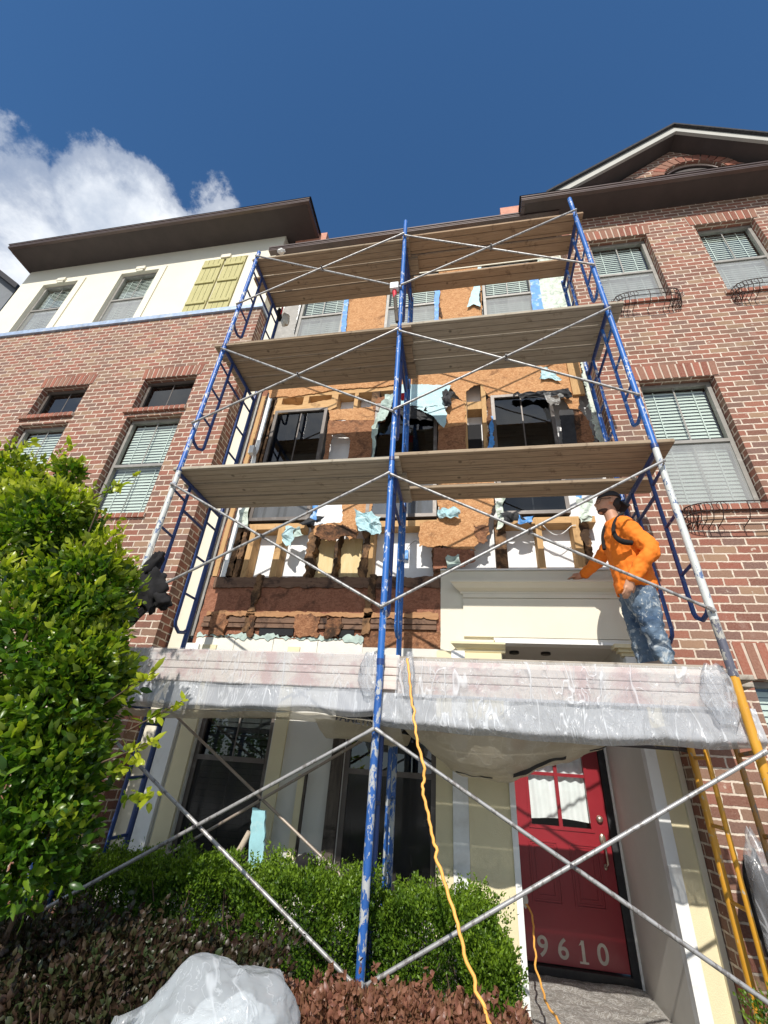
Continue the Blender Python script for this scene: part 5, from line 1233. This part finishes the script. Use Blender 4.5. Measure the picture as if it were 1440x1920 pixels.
# large shrub on the left (several lobes)
def bigbush():
    root=at(70,1500,2.35); B=thing('shrub','tall glossy-leaved shrub with yellow-green tips at the left edge of the photo','shrub',(root.x-.3,2.35,0))
    Ps=[];Ns=[];Ts=[]
    lobes=[((30,1010,2.45),(.40,.38,.40),3000),((105,985,2.35),(.26,.28,.26),2300),((165,1110,2.35),(.20,.3,.30),2500),((60,1230,2.3),(.46,.42,.46),3800),((145,1285,2.3),(.22,.3,.30),2500),((30,1480,2.3),(.36,.36,.34),2500),((-120,1200,2.4),(.6,.5,.9),2600),((110,1420,2.3),(.17,.24,.20),1200),((60,1590,2.3),(.22,.26,.22),800),((20,900,2.45),(.25,.25,.2),1100),((130,885,2.45),(.10,.09,.10),260)]
    for k,((px,py,Y),r,n) in enumerate(lobes):
        c=at(px,py,Y); P,D,t=shell(c,r,int(n*1.35),k*7.3,.45,.36,3.4)
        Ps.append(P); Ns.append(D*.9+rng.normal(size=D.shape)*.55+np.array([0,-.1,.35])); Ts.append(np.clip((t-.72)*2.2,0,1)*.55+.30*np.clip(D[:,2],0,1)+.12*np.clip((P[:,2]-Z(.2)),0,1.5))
    # sprigs
    for (px,py,dx,dy) in ((235,905,18,-14),(300,1340,50,-30),(255,1290,40,-35),(250,1400,40,-10),(130,855,6,-22),(215,1000,20,-10),(240,1430,25,-5),(25,860,-3,-12),(270,1480,20,10),(60,840,2,-15)):
        a=at(px-40,py+20,2.3); b=at(px+dx,py+dy,2.2)
        n=26; tt=rng.uniform(0,1,n)[:,None]; A=np.array(a); Bq=np.array(b); Ps.append(A+(Bq-A)*tt+rng.normal(size=(n,3))*.012); dd=(Bq-A)/np.linalg.norm(Bq-A); Ns.append(dd*.6+rng.normal(size=(n,3))*.7); Ts.append(.3+.7*tt[:,0])
    P=np.vstack(Ps); N=np.vstack(Ns); T=np.concatenate(Ts)
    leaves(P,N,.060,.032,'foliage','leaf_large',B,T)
    st=MB(); base=Vector((root.x-.3,2.4,0))
    for k in range(9):
        px,py=random.uniform(-40,220),random.uniform(950,1500); e=at(px,py,2.35); m_=base.lerp(e,.5)+Vector((random.uniform(-.1,.1),random.uniform(-.1,.1),.05)); st.tube([base+Vector((random.uniform(-.06,.06),0,0)),m_,e],[.022,.013,.004],7)
    for (px,py,dx,dy) in ((235,905,18,-14),(300,1340,50,-30),(255,1290,40,-35),(250,1400,40,-10)):
        st.tube([at(px-60,py+30,2.3),at(px+dx,py+dy,2.2)],[.005,.002],5)
    part('branches',st,'bark',B)
bigbush()
def hedge(name,lab,boxes,dens,L,Wd,m,group=None,sprig=True,cat='hedge',core='leaf_red_shaded'):
    c0=boxes[0]; B=thing(name,lab,cat,((c0[0]+c0[1])/2,(c0[2]+c0[3])/2,0),group)
    Ps=[];Ns=[];Ts=[]
    for (x0,x1,y0,y1,z0,z1) in boxes:
        vol=(x1-x0)*(z1-z0)+(x1-x0)*(y1-y0)+2*(y1-y0)*(z1-z0); n=int(dens*vol)
        c=np.array([(x0+x1)/2,(y0+y1)/2,(z0+z1)/2]); h=np.array([(x1-x0)/2,(y1-y0)/2,(z1-z0)/2])
        D=rng.uniform(-1,1,size=(n,3)); ax=rng.choice(3,n,p=[.18,.42,.40]); sg=np.where(rng.uniform(size=n)<.5,-1,1); sg=np.where(ax==1,np.where(rng.uniform(size=n)<.8,-1,1),sg); sg=np.where(ax==2,np.where(rng.uniform(size=n)<.92,1,-1),sg)
        depth=rng.uniform(.62,1.0,n)**.6
        D[np.arange(n),ax]=sg*depth
        # round the box
        q=np.abs(D)**5; rr=(q.sum(1))**(1/5); D=D/np.maximum(rr,.001)[:,None]*depth[:,None]
        k=1+.16*nz(D*h,2.6/max(.3,h.max())*1.6,x0*3)+.30*nz(D*h,6.5,x0)+.18*nz(D*h,14,x0)
        P=c+D*h*k[:,None]
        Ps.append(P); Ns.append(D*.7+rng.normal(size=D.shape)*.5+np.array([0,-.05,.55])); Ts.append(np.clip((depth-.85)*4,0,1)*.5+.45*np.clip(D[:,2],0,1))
        for _ in range(int(60*(x1-x0)) if sprig else 0):
            px=random.uniform(x0+.05,x1-.05); py=random.uniform(y0,y1); zt_=z1-.06; l=random.uniform(.05,.17); nn=16
            tt=rng.uniform(0,1,nn)[:,None]; dd=np.array([random.uniform(-.2,.2),random.uniform(-.2,.2),1])
            Ps.append(np.array([px,py,zt_])+dd*l*tt); Ns.append(dd*.6+rng.normal(size=(nn,3))*.6); Ts.append(.6+.4*tt[:,0])
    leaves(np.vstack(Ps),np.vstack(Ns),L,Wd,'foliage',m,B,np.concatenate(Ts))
    st=MB()
    for (x0,x1,y0,y1,z0,z1) in boxes:
        for k in range(max(3,int((x1-x0)*9))):
            x=random.uniform(x0+.05,x1-.05); y=random.uniform(y0+.1,y1-.1); 
            for _ in range(3): st.tube([(x,y,0),(x+random.uniform(-.05,.05),y+random.uniform(-.08,.02),z1*.45),(x+random.uniform(-.15,.15),y+random.uniform(-.2,.1),z1-.08)],[.011,.008,.003],5)
    part('stems',st,'bark',B)
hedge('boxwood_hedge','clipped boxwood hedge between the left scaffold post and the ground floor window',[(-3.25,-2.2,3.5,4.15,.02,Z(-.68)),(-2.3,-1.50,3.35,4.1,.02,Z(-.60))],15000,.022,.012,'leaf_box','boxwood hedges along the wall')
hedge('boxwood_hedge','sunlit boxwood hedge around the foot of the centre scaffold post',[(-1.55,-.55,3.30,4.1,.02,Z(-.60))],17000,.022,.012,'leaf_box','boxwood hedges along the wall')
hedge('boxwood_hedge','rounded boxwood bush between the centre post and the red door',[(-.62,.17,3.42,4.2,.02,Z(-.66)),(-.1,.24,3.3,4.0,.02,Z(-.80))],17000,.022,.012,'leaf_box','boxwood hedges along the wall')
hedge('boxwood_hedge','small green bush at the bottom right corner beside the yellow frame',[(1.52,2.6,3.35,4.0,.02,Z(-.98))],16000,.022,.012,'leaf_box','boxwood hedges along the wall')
hedge('barberry_bush','low bush of reddish and green leaves at the foot of the centre post',[(-1.05,.12,2.62,3.12,.02,Z(-.93)),(-.45,.28,2.7,3.2,.02,Z(-.96))],9000,.034,.022,'leaf_red','reddish low bushes',cat='bush')
hedge('barberry_bush','shaded dull red bush in the bottom left foreground',[(-2.6,-.95,2.25,3.15,.02,Z(-.80)),(-1.6,-.9,2.1,2.9,.02,Z(-.90))],6000,.034,.022,'leaf_red_shaded','reddish low bushes',cat='bush')
